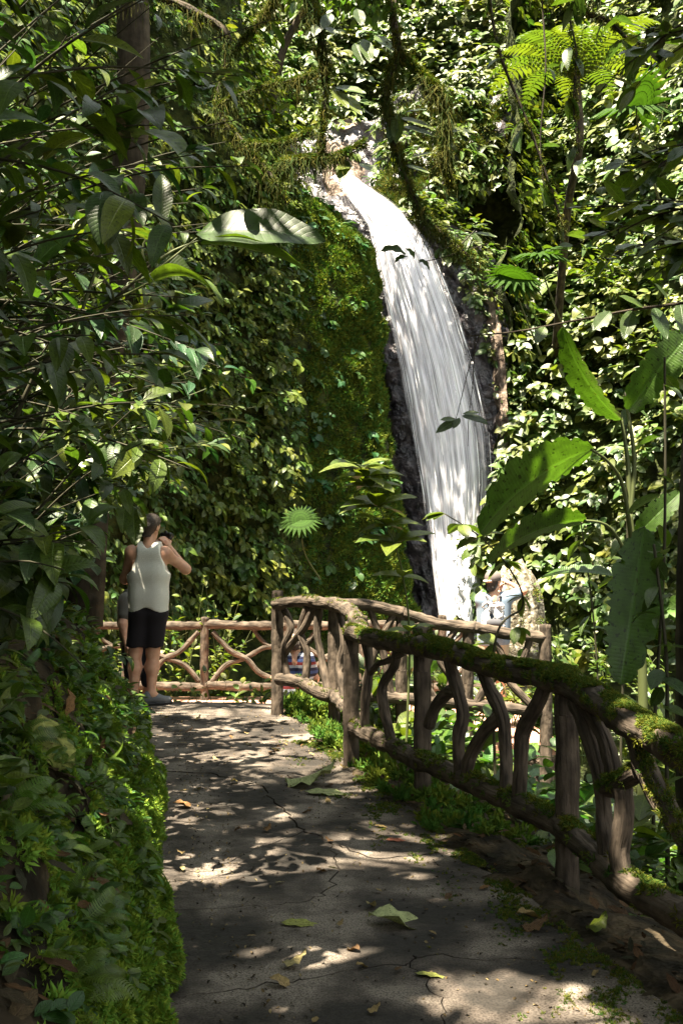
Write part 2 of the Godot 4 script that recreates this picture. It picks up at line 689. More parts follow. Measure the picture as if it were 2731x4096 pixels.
func build_terrain() -> void:
	# the floor of the valley, far below the path and out to the horizon
	var pm := PlaneMesh.new()
	pm.size = Vector2(600, 600)
	var g := structure("ground", pm, mats.soil)
	g.position = Vector3(0, -5.2, 0)
	# the bank beside the path
	var cols := []
	for d in [-3.0, 0.0, 1.5, 2.5, 3.5, 4.5, 5.5, 6.5, 7.5, 8.5, 9.3, 10.2, 11.2, 12.5, 14.0]:
		var x := along_table(EDGE_D, EDGE_L, d)
		var h := along_table([0.0, 1.5, 3.4, 7.4, 9.2, 12.0], [0.35, 0.4, 0.95, 1.0, 0.55, 0.6], d)
		cols.append([Vector3(x + 0.02, -0.35, -d), Vector3(x - 0.02, 0.02, -d), Vector3(x - 0.10, 0.24 * h, -d), Vector3(x - 0.26, 0.52 * h, -d), Vector3(x - 0.55, 0.95 * h, -d), Vector3(x - 1.0, 1.42 * h, -d), Vector3(x - 1.9, 2.0 * h, -d), Vector3(x - 3.2, 3.0, -d), Vector3(x - 4.6, 5.5, -d), Vector3(x - 6.0, 9.5, -d)])
	bank = sheet(cols, 0.16, 1.9, 3.0)
	structure("earth_bank", sheet_mesh(bank, 110, 70), mats.soil)
	# the ground that falls away beyond the fence
	cols = []
	for d in [-3.0, 0.0, 2.0, 3.5, 5.0, 6.5, 8.0, 9.3, 10.4, 11.4]:
		var x := along_table(EDGE_D, EDGE_R, d)
		cols.append([Vector3(x - 0.16, -0.06, -d), Vector3(x + 0.02, 0.0, -d), Vector3(x + 0.35, -0.05, -d), Vector3(x + 0.9, -0.3, -d), Vector3(x + 1.8, -0.95, -d), Vector3(x + 3.2, -1.9, -d), Vector3(x + 5.5, -2.4, -d), Vector3(x + 8.0, -0.6, -d), Vector3(x + 11.0, 3.0, -d), Vector3(x + 15.0, 9.0, -d)])
		cols[-1].reverse()
	right_ground = sheet(cols, 0.09, 1.7, 9.0)
	structure("ravine_ground", sheet_mesh(right_ground, 80, 70), mats.soil)
	# the mossy cliff beside the fall
	moss_cliff = sheet([
		[Vector3(-8.0, -5, -9), Vector3(-8.0, -1, -9.2), Vector3(-8.2, 2, -9.4), Vector3(-8.4, 5, -9.6), Vector3(-8.6, 8, -10), Vector3(-8.8, 11, -10.5), Vector3(-9.2, 15, -11)],
		[Vector3(-5.4, -5, -12.6), Vector3(-5.5, -1, -12.8), Vector3(-5.6, 2, -13), Vector3(-5.7, 5, -13.2), Vector3(-5.8, 8, -13.5), Vector3(-6.0, 11, -14.0), Vector3(-6.4, 15, -15)],
		[Vector3(-3.7, -5, -16.0), Vector3(-3.8, -1, -16.2), Vector3(-3.8, 2, -16.4), Vector3(-3.9, 5, -16.6), Vector3(-4.0, 8, -16.8), Vector3(-4.2, 11, -17.5), Vector3(-4.5, 15, -18.5)],
		[Vector3(-2.0, -5, -18.6), Vector3(-2.1, -1, -18.8), Vector3(-2.2, 2, -18.9), Vector3(-2.3, 5, -19.0), Vector3(-2.3, 8, -19.3), Vector3(-2.4, 11, -20.2), Vector3(-2.7, 15, -21.5)],
		[Vector3(-0.4, -5, -20.2), Vector3(-0.6, -1, -20.3), Vector3(-0.7, 2, -20.4), Vector3(-0.8, 5, -20.6), Vector3(-0.85, 7.6, -21.0), Vector3(-1.1, 8.8, -22.0), Vector3(-1.7, 10.2, -24.0)],
		[Vector3(1.7, -5, -21.6), Vector3(1.42, -1, -21.8), Vector3(1.02, 2, -21.9), Vector3(0.70, 5, -22.0), Vector3(0.56, 7.1, -22.1), Vector3(0.2, 7.9, -22.8), Vector3(-0.6, 8.5, -24.2)],
		[Vector3(1.8, -5, -24.2), Vector3(1.5, -1, -24.2), Vector3(1.0, 2, -24.3), Vector3(0.6, 5, -24.5), Vector3(0.5, 7.0, -24.8), Vector3(-0.1, 8.0, -25.4), Vector3(-1.0, 8.6, -26.2)]], 0.28, 0.8, 2.0)
	structure("mossy_cliff", sheet_mesh(moss_cliff, 90, 90), mats.cliff_soil)
	# the wet rock that the fall slides down
	var ys := [-5.2, -1.0, 2.0, 5.0, 7.0, 8.4, 9.2]
	cols = []
	for k in 7:
		var col := []
		for y in ys:
			var a := fall_edge(y, 0)
			var b := fall_edge(y, 1)
			var d := fall_depth(y) + 0.3
			col.append([Vector3(a - 1.3, y, -d - 1.4), Vector3(a - 0.35, y, -d + 0.05), Vector3(lerpf(a, b, 0.33), y, -d), Vector3(lerpf(a, b, 0.66), y, -d), Vector3(b + 0.12, y, -d + 0.15), Vector3(b + 0.55, y, -d + 0.3), Vector3(b + 1.6, y, -d - 0.6)][k])
		var top: Array = [[-1.5, 10.0, 27.6], [-0.5, 10.2, 27.2], [0.5, 10.2, 27.0], [1.3, 10.6, 26.4], [2.2, 10.9, 25.9], [3.3, 10.6, 25.9], [4.2, 11.0, 26.6]][k]
		col.append(Vector3(top[0], top[1], -top[2]))
		col.append(Vector3(top[0], top[1] + 1.8, -top[2] - 0.7))
		cols.append(col)
	fall_cliff = sheet(cols, 0.30, 1.3, 5.0)
	structure("wet_rock_face", sheet_mesh(fall_cliff, 70, 110), mats.rock)
	# the sunny slope on the other side of the fall
	cols = []
	for c in [[3.2, 23.3, 0.02], [3.6, 22.8, 0.25], [5.0, 21.4, 0.35], [6.6, 19.6, 0.36], [9.0, 17.0, 0.36], [12.5, 14.0, 0.36], [16.0, 9.0, 0.36]]:
		var col := []
		for y in [-5.2, -1.0, 2.0, 5.0, 8.0, 11.0, 15.0, 20.0]:
			var over: float = maxf(0.0, y - 1.0)
			col.append(Vector3(c[0] + over * 0.07, y, -c[1] - over * c[2] - maxf(0.0, y - 9.0) * (0.3 if c[0] < 4 else 0.0)))
		cols.append(col)
	hillside = sheet(cols, 0.5, 0.5, 1.0)
	structure("hillside", sheet_mesh(hillside, 80, 90), mats.cliff_soil)
	# the forested wall above and behind the fall
	cols = []
	for x in [-16.0, -10.0, -6.0, -3.0, -1.0, 1.0, 3.0, 6.0, 10.0, 16.0]:
		var b := absf(x - 0.5) * -0.25
		cols.append([Vector3(x, 4.0, -29.0 - b), Vector3(x, 9.0, -29.2 - b), Vector3(x, 11.5, -29.6 - b), Vector3(x, 14.0, -30.4 - b), Vector3(x, 18.0, -31.8 - b), Vector3(x, 24.0, -34.0 - b)])
	back_wall = sheet(cols, 0.7, 0.4, 4.0)
	structure("upper_cliff", sheet_mesh(back_wall, 80, 60), mats.cliff_soil)
	# the dry pink rock chute above the lip
	var chute := sheet([
		[Vector3(-0.45, 8.8, -26.9), Vector3(-0.45, 10.5, -27.2), Vector3(-0.5, 12.0, -28.2), Vector3(-0.6, 13.0, -29.8)],
		[Vector3(-0.1, 8.9, -26.6), Vector3(-0.1, 10.5, -26.9), Vector3(-0.1, 12.0, -28.0), Vector3(-0.2, 13.0, -29.6)],
		[Vector3(0.3, 9.0, -26.7), Vector3(0.32, 10.5, -26.95), Vector3(0.35, 12.0, -28.1), Vector3(0.3, 13.0, -29.8)],
		[Vector3(0.7, 9.2, -27.4), Vector3(0.75, 10.6, -27.7), Vector3(0.8, 12.0, -28.6), Vector3(0.8, 13.0, -30.2)]], 0.22, 1.6, 8.0)
	structure("rock_chute", sheet_mesh(chute, 24, 40), mats.dry_rock)
	# sunlit rock edge where the slope meets the channel
	var rib := sheet([
		[Vector3(3.15, -3, -23.7), Vector3(3.3, 1, -23.7), Vector3(3.34, 3, -23.8), Vector3(3.3, 5.2, -24.0), Vector3(3.1, 7.0, -24.4)],
		[Vector3(3.3, -3, -23.0), Vector3(3.42, 1, -23.0), Vector3(3.44, 3, -23.15), Vector3(3.4, 5.2, -23.5), Vector3(3.3, 7.0, -24.1)],
		[Vector3(3.42, -3, -22.8), Vector3(3.55, 1, -22.8), Vector3(3.56, 3, -23.0), Vector3(3.5, 5.2, -23.45), Vector3(3.4, 7.0, -24.15)]], 0.14, 2.4, 6.0)
	structure("rock_rib", sheet_mesh(rib, 14, 60), mats.dry_rock)


func fall_edge(y: float, side: int) -> float:
	if side == 0:
		return along_table([-5.2, -0.1, 1.9, 4.3, 5.7, 7.4, 8.5, 9.2, 9.6, 10.3], [2.5, 2.08, 1.84, 1.46, 1.22, 0.86, 0.64, 0.25, 0.02, -0.3], y)
	return along_table([-5.2, -0.1, 1.34, 2.86, 3.8, 5.24, 6.5, 8.0, 8.8, 9.3, 9.7, 10.3], [2.95, 2.84, 3.06, 3.2, 3.16, 2.86, 2.5, 1.95, 1.4, 0.95, 0.5, 0.1], y)


func fall_depth(y: float) -> float:
	return along_table([-5.2, 0.0, 0.9, 1.6, 5.0, 7.0, 8.4, 9.1, 9.6, 10.0, 10.3], [23.1, 23.3, 23.4, 23.65, 23.95, 24.2, 24.5, 24.8, 25.2, 25.7, 26.6], y)


func build_waterfall() -> void:
	# water: white streaks drawn out along the flow
	var w := 512
	var h := 1024
	var im := Image.create(w, h, false, Image.FORMAT_RGBA8)
	var f := FastNoiseLite.new()
	f.seed = 77
	f.frequency = 0.02
	f.fractal_octaves = 4
	for y in h:
		for x in w:
			var broad := f.get_noise_2d(x * 1.1, y * 0.09)
			var thin := f.get_noise_2d(x * 8.5 + 900.0, y * 0.13)
			var fleck := f.get_noise_2d(x * 5.0, y * 1.3 + 500.0)
			var s := float(x) / w
			var rim := smoothstep(0.0, 0.10, s + 0.09 * thin) * smoothstep(0.0, 0.26, 1.0 - s + 0.12 * thin)
			var a := clampf(0.58 + 0.85 * broad + 0.5 * thin + 0.12 * fleck, 0.0, 1.0) * rim
			im.set_pixel(x, y, Color(0.93, 0.925, 0.955, a))
	var m := StandardMaterial3D.new()
	m.resource_name = "falling water"
	m.albedo_texture = ImageTexture.create_from_image(im)
	m.transparency = BaseMaterial3D.TRANSPARENCY_ALPHA
	m.roughness = 0.55
	m.cull_mode = BaseMaterial3D.CULL_DISABLED
	mats.water = m
	mats.foam = plain_mat("foam", Color(0.93, 0.935, 0.95), 0.6)
	var fall := thing("waterfall", "tall white waterfall sliding down a dark rock channel between green cliffs", "waterfall", Vector3(2.4, -3.2, -23.4))
	var o := fall.position
	for layer in 2:
		var st := begin()
		var nu := 44
		var nv := 150
		for j in nv + 1:
			var t := float(j) / nv
			var y := lerpf(10.3, -3.2, pow(t, 0.9))
			for i in nu + 1:
				var s := float(i) / nu
				var x := lerpf(fall_edge(y, 0) - 0.03, fall_edge(y, 1) + 0.08, s)
				var lump := noise.get_noise_2d(s * 14.0 + layer * 40.0, y * 0.5) * 0.10 + noise.get_noise_2d(s * 45.0, y * 0.9 + layer * 9.0) * 0.04
				var d := fall_depth(y) - 0.10 - 0.2 * sin(PI * s) - layer * 0.08 - lump
				st.set_uv(Vector2(s, 0.01 + t * 0.97 if layer == 0 else 0.98 - t * 0.97))
				st.add_vertex(Vector3(x, y, -d) - o)
		for j in nv:
			for i in nu:
				var a := j * (nu + 1) + i
				var b := a + nu + 1
				st.add_index(a); st.add_index(a + 1); st.add_index(b)
				st.add_index(a + 1); st.add_index(b + 1); st.add_index(b)
		part("water_sheet", finish(st), mats.water, fall)
	# single threads of water that leave the sheet
	var st := begin()
	var n := 0
	for k in 140:
		var s := pow(rng.randf(), 1.25)
		var y := rf(-1.5, 9.2)
		var l := rf(0.3, 1.6)
		var wd := rf(0.004, 0.013)
		var off := rf(0.05, 0.22)
		for i in 7:
			var yy := y - l * i / 6.0
			var c := Vector3(lerpf(fall_edge(yy, 0), fall_edge(yy, 1), s), yy, -(fall_depth(yy) - 0.2 - 0.2 * sin(PI * s) - off)) - o
			var ww := wd * sin(PI * (i + 0.4) / 6.8)
			st.set_uv(Vector2(0, 0)); st.add_vertex(c - Vector3(ww, 0, 0))
			st.set_uv(Vector2(1, 0)); st.add_vertex(c + Vector3(ww, 0, 0.004))
		for i in 6:
			var a := n + i * 2
			st.add_index(a); st.add_index(a + 1); st.add_index(a + 2)
			st.add_index(a + 1); st.add_index(a + 3); st.add_index(a + 2)
		n += 14
	var th := part("water_threads", finish(st), mats.foam, fall)
	th.set_meta("kind", "stuff")
	# the white veil where the water strikes the ledge
	var fs := begin()
	var fu := 40
	var fv := 60
	for j in fv + 1:
		var y := lerpf(1.75, -3.2, float(j) / fv)
		for i in fu + 1:
			var q := float(i) / fu
			var inset := 0.42 * (1.0 - float(j) / fv) * (0.6 + 0.8 * noise.get_noise_1d(j * 2.3)) if q < 0.5 else 0.12
			var x := lerpf(fall_edge(y, 0) + inset + 0.15, fall_edge(y, 1) - 0.05, q)
			var lump := noise.get_noise_2d(q * 22.0, y * 2.2) * 0.12 + noise.get_noise_2d(q * 60.0, y * 7.0) * 0.04
			var out := 0.05 + 0.5 * smoothstep(0.0, 0.25, float(j) / fv) * sin(PI * clampf(q, 0.02, 0.98))
			var crest := 0.35 * noise.get_noise_1d(q * 30.0 + 7.0) * (1.0 - float(j) / fv)
			fs.set_uv(Vector2(q, float(j) / fv))
			fs.add_vertex(Vector3(x, y + crest, -(fall_depth(y) - 0.25 - out - lump)) - o)
	for j in fv:
		for i in fu:
			var a := j * (fu + 1) + i
			var b := a + fu + 1
			fs.add_index(a); fs.add_index(a + 1); fs.add_index(b)
			fs.add_index(a + 1); fs.add_index(b + 1); fs.add_index(b)
	part("foam_veil", finish(fs), mats.foam, fall)
	# the pool below
	var pm := PlaneMesh.new()
	pm.size = Vector2(7, 7)
	var wm := plain_mat("pool water", lin(0.03, 0.04, 0.03), 0.08, 0.6)
	var pool := structure("pool_water", pm, wm)
	pool.position = Vector3(2.0, -3.2, -20.5)


func build_path() -> void:
	# concrete slabs parted by cracks
	var outline := PackedVector2Array()
	for i in 76:
		var d := 0.2 + i * 0.127
		outline.append(Vector2(along_table(EDGE_D, EDGE_L, d) - 0.12 + 0.04 * noise.get_noise_2d(d * 3.0, 1.0), -d))
	outline.append_array(PackedVector2Array([Vector2(-2.3, -9.9), Vector2(-3.0, -10.1), Vector2(-3.1, -10.7), Vector2(-2.4, -10.62), Vector2(-1.6, -10.55), Vector2(-0.9, -10.5), Vector2(-0.5, -10.35)]))
	for i in 76:
		var d := 9.7 - i * 0.125
		outline.append(Vector2(along_table(EDGE_D, EDGE_R, d) - 0.02 + 0.13 * noise.get_noise_2d(d * 1.6, 7.0) + 0.06 * noise.get_noise_2d(d * 6.0, 3.0), -d))
	var cracks := [
		[Vector2(-1.832, -8.699), Vector2(-0.987, -8.511), Vector2(-0.589, -8.126), Vector2(-0.254, -7.684), Vector2(0.018, -7.61), Vector2(0.523, -7.537)],
		[Vector2(-1.58, -7.509), Vector2(-0.878, -7.328), Vector2(-0.506, -6.979), Vector2(-0.168, -6.651), Vector2(0.295, -6.466), Vector2(0.851, -6.434)],
		[Vector2(-0.542, -7.091), Vector2(-0.365, -6.434), Vector2(-0.195, -5.907), Vector2(-0.053, -5.654), Vector2(0.161, -5.371), Vector2(0.464, -5.46), Vector2(0.994, -5.423)],
		[Vector2(-1.005, -5.278), Vector2(-0.619, -5.175), Vector2(-0.481, -5.46), Vector2(-0.195, -5.907)],
		[Vector2(-0.053, -5.654), Vector2(-0.019, -5.244), Vector2(-0.065, -4.829), Vector2(-0.267, -4.715), Vector2(-0.79, -4.633)],
		[Vector2(-0.595, -3.759), Vector2(-0.367, -3.831), Vector2(-0.13, -3.933), Vector2(0.232, -4.057), Vector2(0.262, -4.141), Vector2(0.509, -4.107), Vector2(0.821, -4.057), Vector2(1.485, -4.045)],
		[Vector2(0.246, -4.074), Vector2(0.335, -3.777), Vector2(0.337, -3.496), Vector2(0.274, -2.544)],
		[Vector2(-1.813, -9.494), Vector2(-1.242, -9.426), Vector2(-0.663, -9.142), Vector2(0.129, -9.058)]]
	var pieces := [outline]
	for c in cracks:
		var line := PackedVector2Array()
		for i in c.size() - 1:
			for k in 8:
				var p: Vector2 = c[i].lerp(c[i + 1], k / 8.0)
				line.append(p + Vector2(noise.get_noise_2d(p.x * 9.0, p.y * 9.0), noise.get_noise_2d(p.x * 9.0 + 50.0, p.y * 9.0)) * 0.05)
		line.append(c[c.size() - 1])
		var left := []
		var thin := Geometry2D.offset_polyline(line, rf(0.0018, 0.0045), Geometry2D.JOIN_MITER, Geometry2D.END_BUTT)
		for p in pieces:
			var rest := [p]
			for t in thin:
				if Geometry2D.is_polygon_clockwise(t):
					continue
				var next := []
				for q in rest:
					for r in Geometry2D.clip_polygons(q, t):
						if not Geometry2D.is_polygon_clockwise(r):
							next.append(r)
				rest = next
			left.append_array(rest)
		pieces = left
	var base := Node3D.new()
	base.name = "path"
	base.set_meta("kind", "structure")
	add_child(base)
	for p in pieces:
		var area := 0.0
		for i in p.size():
			area += p[i].cross(p[(i + 1) % p.size()])
		if absf(area) < 0.01:
			continue
		var tilt := Vector2(rf(-0.004, 0.004), rf(-0.004, 0.004))
		part("slab", slab_mesh(p, rf(-0.006, 0.0), tilt, 0.09), mats.concrete, base)
	part("crack_fill", slab_mesh(outline, -0.035, Vector2.ZERO, 0.12), mats.joint, base)


func slab_mesh(p: PackedVector2Array, top: float, tilt: Vector2, thick: float) -> ArrayMesh:
	var st := begin()
	var tri := Geometry2D.triangulate_polygon(p)
	var c := Vector2.ZERO
	for q in p:
		c += q / p.size()
	var up := func(q: Vector2) -> Vector3: return Vector3(q.x, top + (q - c).dot(tilt), q.y)
	st.set_smooth_group(-1)
	for i in range(0, tri.size(), 3):
		var v := [up.call(p[tri[i]]), up.call(p[tri[i + 1]]), up.call(p[tri[i + 2]])]
		if (v[1] - v[0]).cross(v[2] - v[0]).y > 0:
			v = [v[0], v[2], v[1]]
		for q in v:
			st.set_uv(Vector2(q.x, q.z))
			st.add_vertex(q)
	for i in p.size():
		var a: Vector3 = up.call(p[i])
		var b: Vector3 = up.call(p[(i + 1) % p.size()])
		var d := Vector3(0, -thick, 0)
		for q in [a, b, b + d, a, b + d, a + d]:
			st.set_uv(Vector2(q.x, q.z + q.y))
			st.add_vertex(q)
	return finish(st)


func box_mesh(size: Vector3) -> BoxMesh:
	var b := BoxMesh.new()
	b.size = size
	return b


func build_platform() -> void:
	# the lower viewing terrace with clay paving, and the steps that lead down to it
	var base := Node3D.new()
	base.name = "terrace_pavement"
	base.position = Vector3(-1.2, -0.62, -13.4)
	base.set_meta("kind", "structure")
	add_child(base)
	var foot := part("retaining_wall", box_mesh(Vector3(7.2, 4.2, 3.6)), mats.dry_rock, base)
	foot.position = Vector3(0, -2.2, 0)
	var var_a := box_mesh(Vector3(0.588, 0.1, 0.588))
	for i in 12:
		for j in 6:
			var s := part("paving_slab", var_a, mats.clay_paving, base)
			s.position = Vector3(-3.3 + i * 0.6, -0.05 + rf(-0.004, 0.004), -1.5 + j * 0.6)
	var steps := Node3D.new()
	steps.name = "steps"
	steps.position = Vector3(-1.8, 0, -11.2)
	steps.set_meta("kind", "structure")
	add_child(steps)
	for k in 3:
		var s := part("step", box_mesh(Vector3(2.5, 0.6, 0.42)), mats.concrete, steps)
		s.position = Vector3(0, -0.155 * (k + 1) - 0.3, 0.36 - 0.36 * k)


# ---------------------------------------------------------------- fences of round logs and crooked branches

func moss_on(line: PackedVector3Array, r: float, amount: int, where: Array, tints: Array, patch: float, size := 0.03, round := 1.0) -> void:
	# tufts over the upper side of a log, in patches
	for k in amount:
		var x := rng.randf() * (line.size() - 1)
		var i := mini(int(x), line.size() - 2)
		var p := line[i].lerp(line[i + 1], x - i)
		var dir := (line[i + 1] - line[i]).normalized()
		var side := dir.cross(Vector3.UP).normalized()
		var up := side.cross(dir).normalized()
		var a := rng.randfn(0.0, 0.62) * round
		if noise.get_noise_3d(p.x * 3.5, p.y * 3.5 + a * 0.8, p.z * 3.5) < patch:
			continue
		var n := (up * cos(a) + side * sin(a)).normalized()
		var s := size * rf(0.6, 1.3)
		where.append(Transform3D(frame_of(dir.rotated(n, rf(0, TAU)), n, s), p + n * r * 0.97))
		tints.append(tint(Color(0.075, 0.10, 0.014), 0.4, 0.25))


func fence_post(parent: Node, foot: Vector3, height: float, r: float, mat: Material, lean := Vector3.ZERO) -> PackedVector3Array:
	var line := curve([foot + Vector3(0, -0.35, 0), foot + Vector3(0, height * 0.5, 0) + lean * 0.4 + rv(0.012), foot + Vector3(0, height, 0) + lean], 0.05)
	var st := begin()
	tube(st, line, r * 1.08, r * 0.96, 12, 0.13, 11.0, 0.12)
	part("post", finish(st), mat, parent)
	return line


func log_part(called: String, parent: Node, pts: Array, r0: float, r1: float, mat: Material, rough := 0.16) -> PackedVector3Array:
	var line := curve(pts, 0.045)
	var st := begin()
	tube(st, line, r0, r1, 12, rough, 10.0, 0.22)
	part(called, finish(st), mat, parent)
	return line


func build_path_fence() -> void:
	var f := thing("rustic_fence", "dark mossy log fence with crooked branches along the concrete path", "fence", Vector3(0.5, 0, -6.5))
	var o := f.position
	var feet := [Vector3(-0.567, 0.0, -9.776), Vector3(-0.058, 0.0, -9.206), Vector3(0.066, 0.0, -7.61), Vector3(0.478, 0.0, -6.595), Vector3(1.006, 0.0, -4.981), Vector3(1.42, 0, -3.55), Vector3(1.9, 0, -2.2)]
	var tall := [1.09, 1.06, 0.95, 1.02, 0.95, 0.96, 0.98]
	var where := []
	var tints := []
	var post_lines := []
	for i in feet.size():
		var l := fence_post(f, feet[i] - o, tall[i], 0.054, mats.bark)
		post_lines.append(l)
		moss_on(l.slice(l.size() - 3), 0.05, 60, where, tints, -0.2, 0.022, 1.6)
	# upper rails, one log for each bay
	var rails := [
		[Vector3(-0.584, 0.974, -9.72), Vector3(-0.314, 1.019, -9.45), Vector3(-0.142, 1.012, -9.2), Vector3(-0.032, 1.013, -9.05)],
		[Vector3(-0.08, 1.014, -9.16), Vector3(0.054, 0.992, -8.6), Vector3(0.12, 0.949, -8.0), Vector3(0.136, 0.916, -7.5)],
		[Vector3(0.066, 0.906, -7.62), Vector3(0.188, 0.901, -7.2), Vector3(0.355, 0.901, -6.85), Vector3(0.483, 0.913, -6.5)],
		[Vector3(0.456, 0.919, -6.55), Vector3(0.617, 0.919, -6.1), Vector3(0.756, 0.893, -5.7), Vector3(0.892, 0.901, -5.3), Vector3(1.014, 0.912, -4.93)],
		[Vector3(0.991, 0.916, -4.96), Vector3(1.068, 0.876, -4.62), Vector3(1.133, 0.829, -4.25), Vector3(1.178, 0.811, -3.85), Vector3(1.253, 0.764, -3.55)],
		[Vector3(1.38, 0.88, -3.6), Vector3(1.65, 0.92, -2.9), Vector3(1.95, 0.88, -2.1)]]
	for i in rails.size():
		var pts := []
		for p in rails[i]:
			pts.append(p - o)
		var r: float = [0.052, 0.054, 0.054, 0.057, 0.061, 0.062][i]
		var line := log_part("top_rail", f, pts, r, r * 1.05, mats.bark, 0.2)
		moss_on(line, r, [300, 240, 1100, 6500, 7000, 900][i], where, tints, [0.12, 0.05, -0.02, -0.08, 0.0, -0.05][i], [0.016, 0.016, 0.019, 0.021, 0.018, 0.018][i])
	# lower rails
	var low := [
		[Vector3(-0.552, 0.317, -9.7), Vector3(-0.351, 0.327, -9.45), Vector3(-0.196, 0.272, -9.2), Vector3(-0.086, 0.25, -9.1)],
		[Vector3(-0.043, 0.243, -9.1), Vector3(0.053, 0.251, -8.4), Vector3(0.126, 0.249, -7.6)],
		[Vector3(0.084, 0.261, -7.6), Vector3(0.216, 0.256, -7.2), Vector3(0.354, 0.243, -6.85), Vector3(0.456, 0.244, -6.5)],
		[Vector3(0.465, 0.24, -6.52), Vector3(0.615, 0.253, -6.1), Vector3(0.754, 0.255, -5.7), Vector3(0.889, 0.257, -5.3), Vector3(1.005, 0.257, -4.95)],
		[Vector3(1.001, 0.251, -4.95), Vector3(1.053, 0.23, -4.65), Vector3(1.109, 0.203, -4.3), Vector3(1.172, 0.219, -4.0), Vector3(1.238, 0.247, -3.6)],
		[Vector3(1.42, 0.2, -3.55), Vector3(1.65, 0.18, -2.9), Vector3(1.92, 0.2, -2.2)]]
	for i in low.size():
		var pts := []
		for p in low[i]:
			pts.append(p - o)
		var line := log_part("bottom_rail", f, pts, 0.058, 0.058, mats.bark, 0.2)
		moss_on(line, 0.056, [30, 40, 160, 700, 900, 100][i], where, tints, 0.05, 0.024)
	# crooked branches between the rails
	var bars := [
		[Vector3(-0.505, 0.93, -9.68), Vector3(-0.44, 0.784, -9.6), Vector3(-0.502, 0.592, -9.62), Vector3(-0.47, 0.349, -9.6)],
		[Vector3(-0.229, 0.981, -9.35), Vector3(-0.313, 0.798, -9.42), Vector3(-0.438, 0.637, -9.55), Vector3(-0.511, 0.512, -9.66)],
		[Vector3(-0.291, 0.976, -9.42), Vector3(-0.351, 0.758, -9.46), Vector3(-0.294, 0.575, -9.42), Vector3(-0.312, 0.311, -9.4)],
		[Vector3(-0.18, 0.984, -9.3), Vector3(-0.206, 0.771, -9.3), Vector3(-0.168, 0.555, -9.26), Vector3(-0.116, 0.279, -9.15)],
		[Vector3(-0.351, 0.616, -9.46), Vector3(-0.256, 0.688, -9.4), Vector3(-0.18, 0.808, -9.3)],
		[Vector3(-0.021, 0.977, -8.95), Vector3(0.021, 0.743, -8.8), Vector3(-0.014, 0.535, -8.8), Vector3(0.021, 0.273, -8.7)],
		[Vector3(0.08, 0.946, -8.4), Vector3(0.046, 0.757, -8.3), Vector3(0.099, 0.552, -8.1), Vector3(0.078, 0.25, -8.2)],
		[Vector3(0.021, 0.513, -8.7), Vector3(0.091, 0.701, -8.2), Vector3(0.119, 0.857, -7.9)],
		[Vector3(0.157, 0.882, -7.35), Vector3(0.185, 0.708, -7.3), Vector3(0.156, 0.479, -7.3), Vector3(0.157, 0.269, -7.35)],
		[Vector3(0.348, 0.876, -6.88), Vector3(0.331, 0.752, -6.92), Vector3(0.262, 0.612, -7.05), Vector3(0.271, 0.468, -7.0), Vector3(0.318, 0.271, -6.95)],
		[Vector3(0.195, 0.671, -7.25), Vector3(0.236, 0.745, -7.1), Vector3(0.293, 0.776, -7.0), Vector3(0.379, 0.846, -6.8)],
		[Vector3(0.507, 0.465, -6.4), Vector3(0.539, 0.593, -6.32), Vector3(0.602, 0.689, -6.2), Vector3(0.64, 0.71, -6.05)],
		[Vector3(0.593, 0.889, -6.15), Vector3(0.626, 0.757, -6.05), Vector3(0.658, 0.599, -6.0), Vector3(0.634, 0.457, -6.0), Vector3(0.646, 0.25, -5.98)],
		[Vector3(0.735, 0.863, -5.8), Vector3(0.763, 0.778, -5.72), Vector3(0.813, 0.662, -5.6), Vector3(0.827, 0.512, -5.58), Vector3(0.819, 0.268, -5.5)],
		[Vector3(0.667, 0.275, -5.92), Vector3(0.686, 0.398, -5.88), Vector3(0.744, 0.548, -5.75), Vector3(0.812, 0.659, -5.62)],
		[Vector3(0.946, 0.879, -5.12), Vector3(0.919, 0.766, -5.2), Vector3(0.873, 0.623, -5.32), Vector3(0.867, 0.483, -5.34), Vector3(0.86, 0.265, -5.38)],
		[Vector3(1.02, 0.84, -4.84), Vector3(1.042, 0.75, -4.75), Vector3(1.067, 0.63, -4.65), Vector3(1.079, 0.483, -4.58), Vector3(1.081, 0.229, -4.5)],
		[Vector3(1.052, 0.834, -4.75), Vector3(1.09, 0.73, -4.6), Vector3(1.106, 0.62, -4.52), Vector3(1.106, 0.501, -4.5)],
		[Vector3(1.133, 0.818, -4.3), Vector3(1.149, 0.707, -4.22), Vector3(1.165, 0.622, -4.12), Vector3(1.198, 0.539, -4.0), Vector3(1.236, 0.457, -3.85)],
		[Vector3(1.065, 0.545, -4.5), Vector3(1.106, 0.589, -4.38), Vector3(1.146, 0.658, -4.24)],
		[Vector3(1.109, 0.568, -4.36), Vector3(1.112, 0.449, -4.36), Vector3(1.091, 0.312, -4.36), Vector3(1.109, 0.195, -4.3)],
		[Vector3(1.55, 0.86, -3.1), Vector3(1.7, 0.5, -2.9), Vector3(1.6, 0.2, -3.0)],
		[Vector3(1.85, 0.86, -2.4), Vector3(1.7, 0.5, -2.7), Vector3(1.8, 0.2, -2.5)]]
	for i in bars.size():
		var pts := []
		for p in bars[i]:
			pts.append(p - o)
		var r := 0.031 if i < 11 else 0.034
		if i == 18 or i == 20:
			r = 0.04
		if i == 4 or i == 7 or i == 10:
			r = 0.02
		var line := log_part("branch_bar", f, pts, r, r * 1.1, mats.bark, 0.16)
		if i in [18, 19]:
			moss_on(line, r, 500, where, tints, 0.0, 0.02, 1.2)
	scatter("moss", leaves.tuft, mats.moss, where, tints, f)


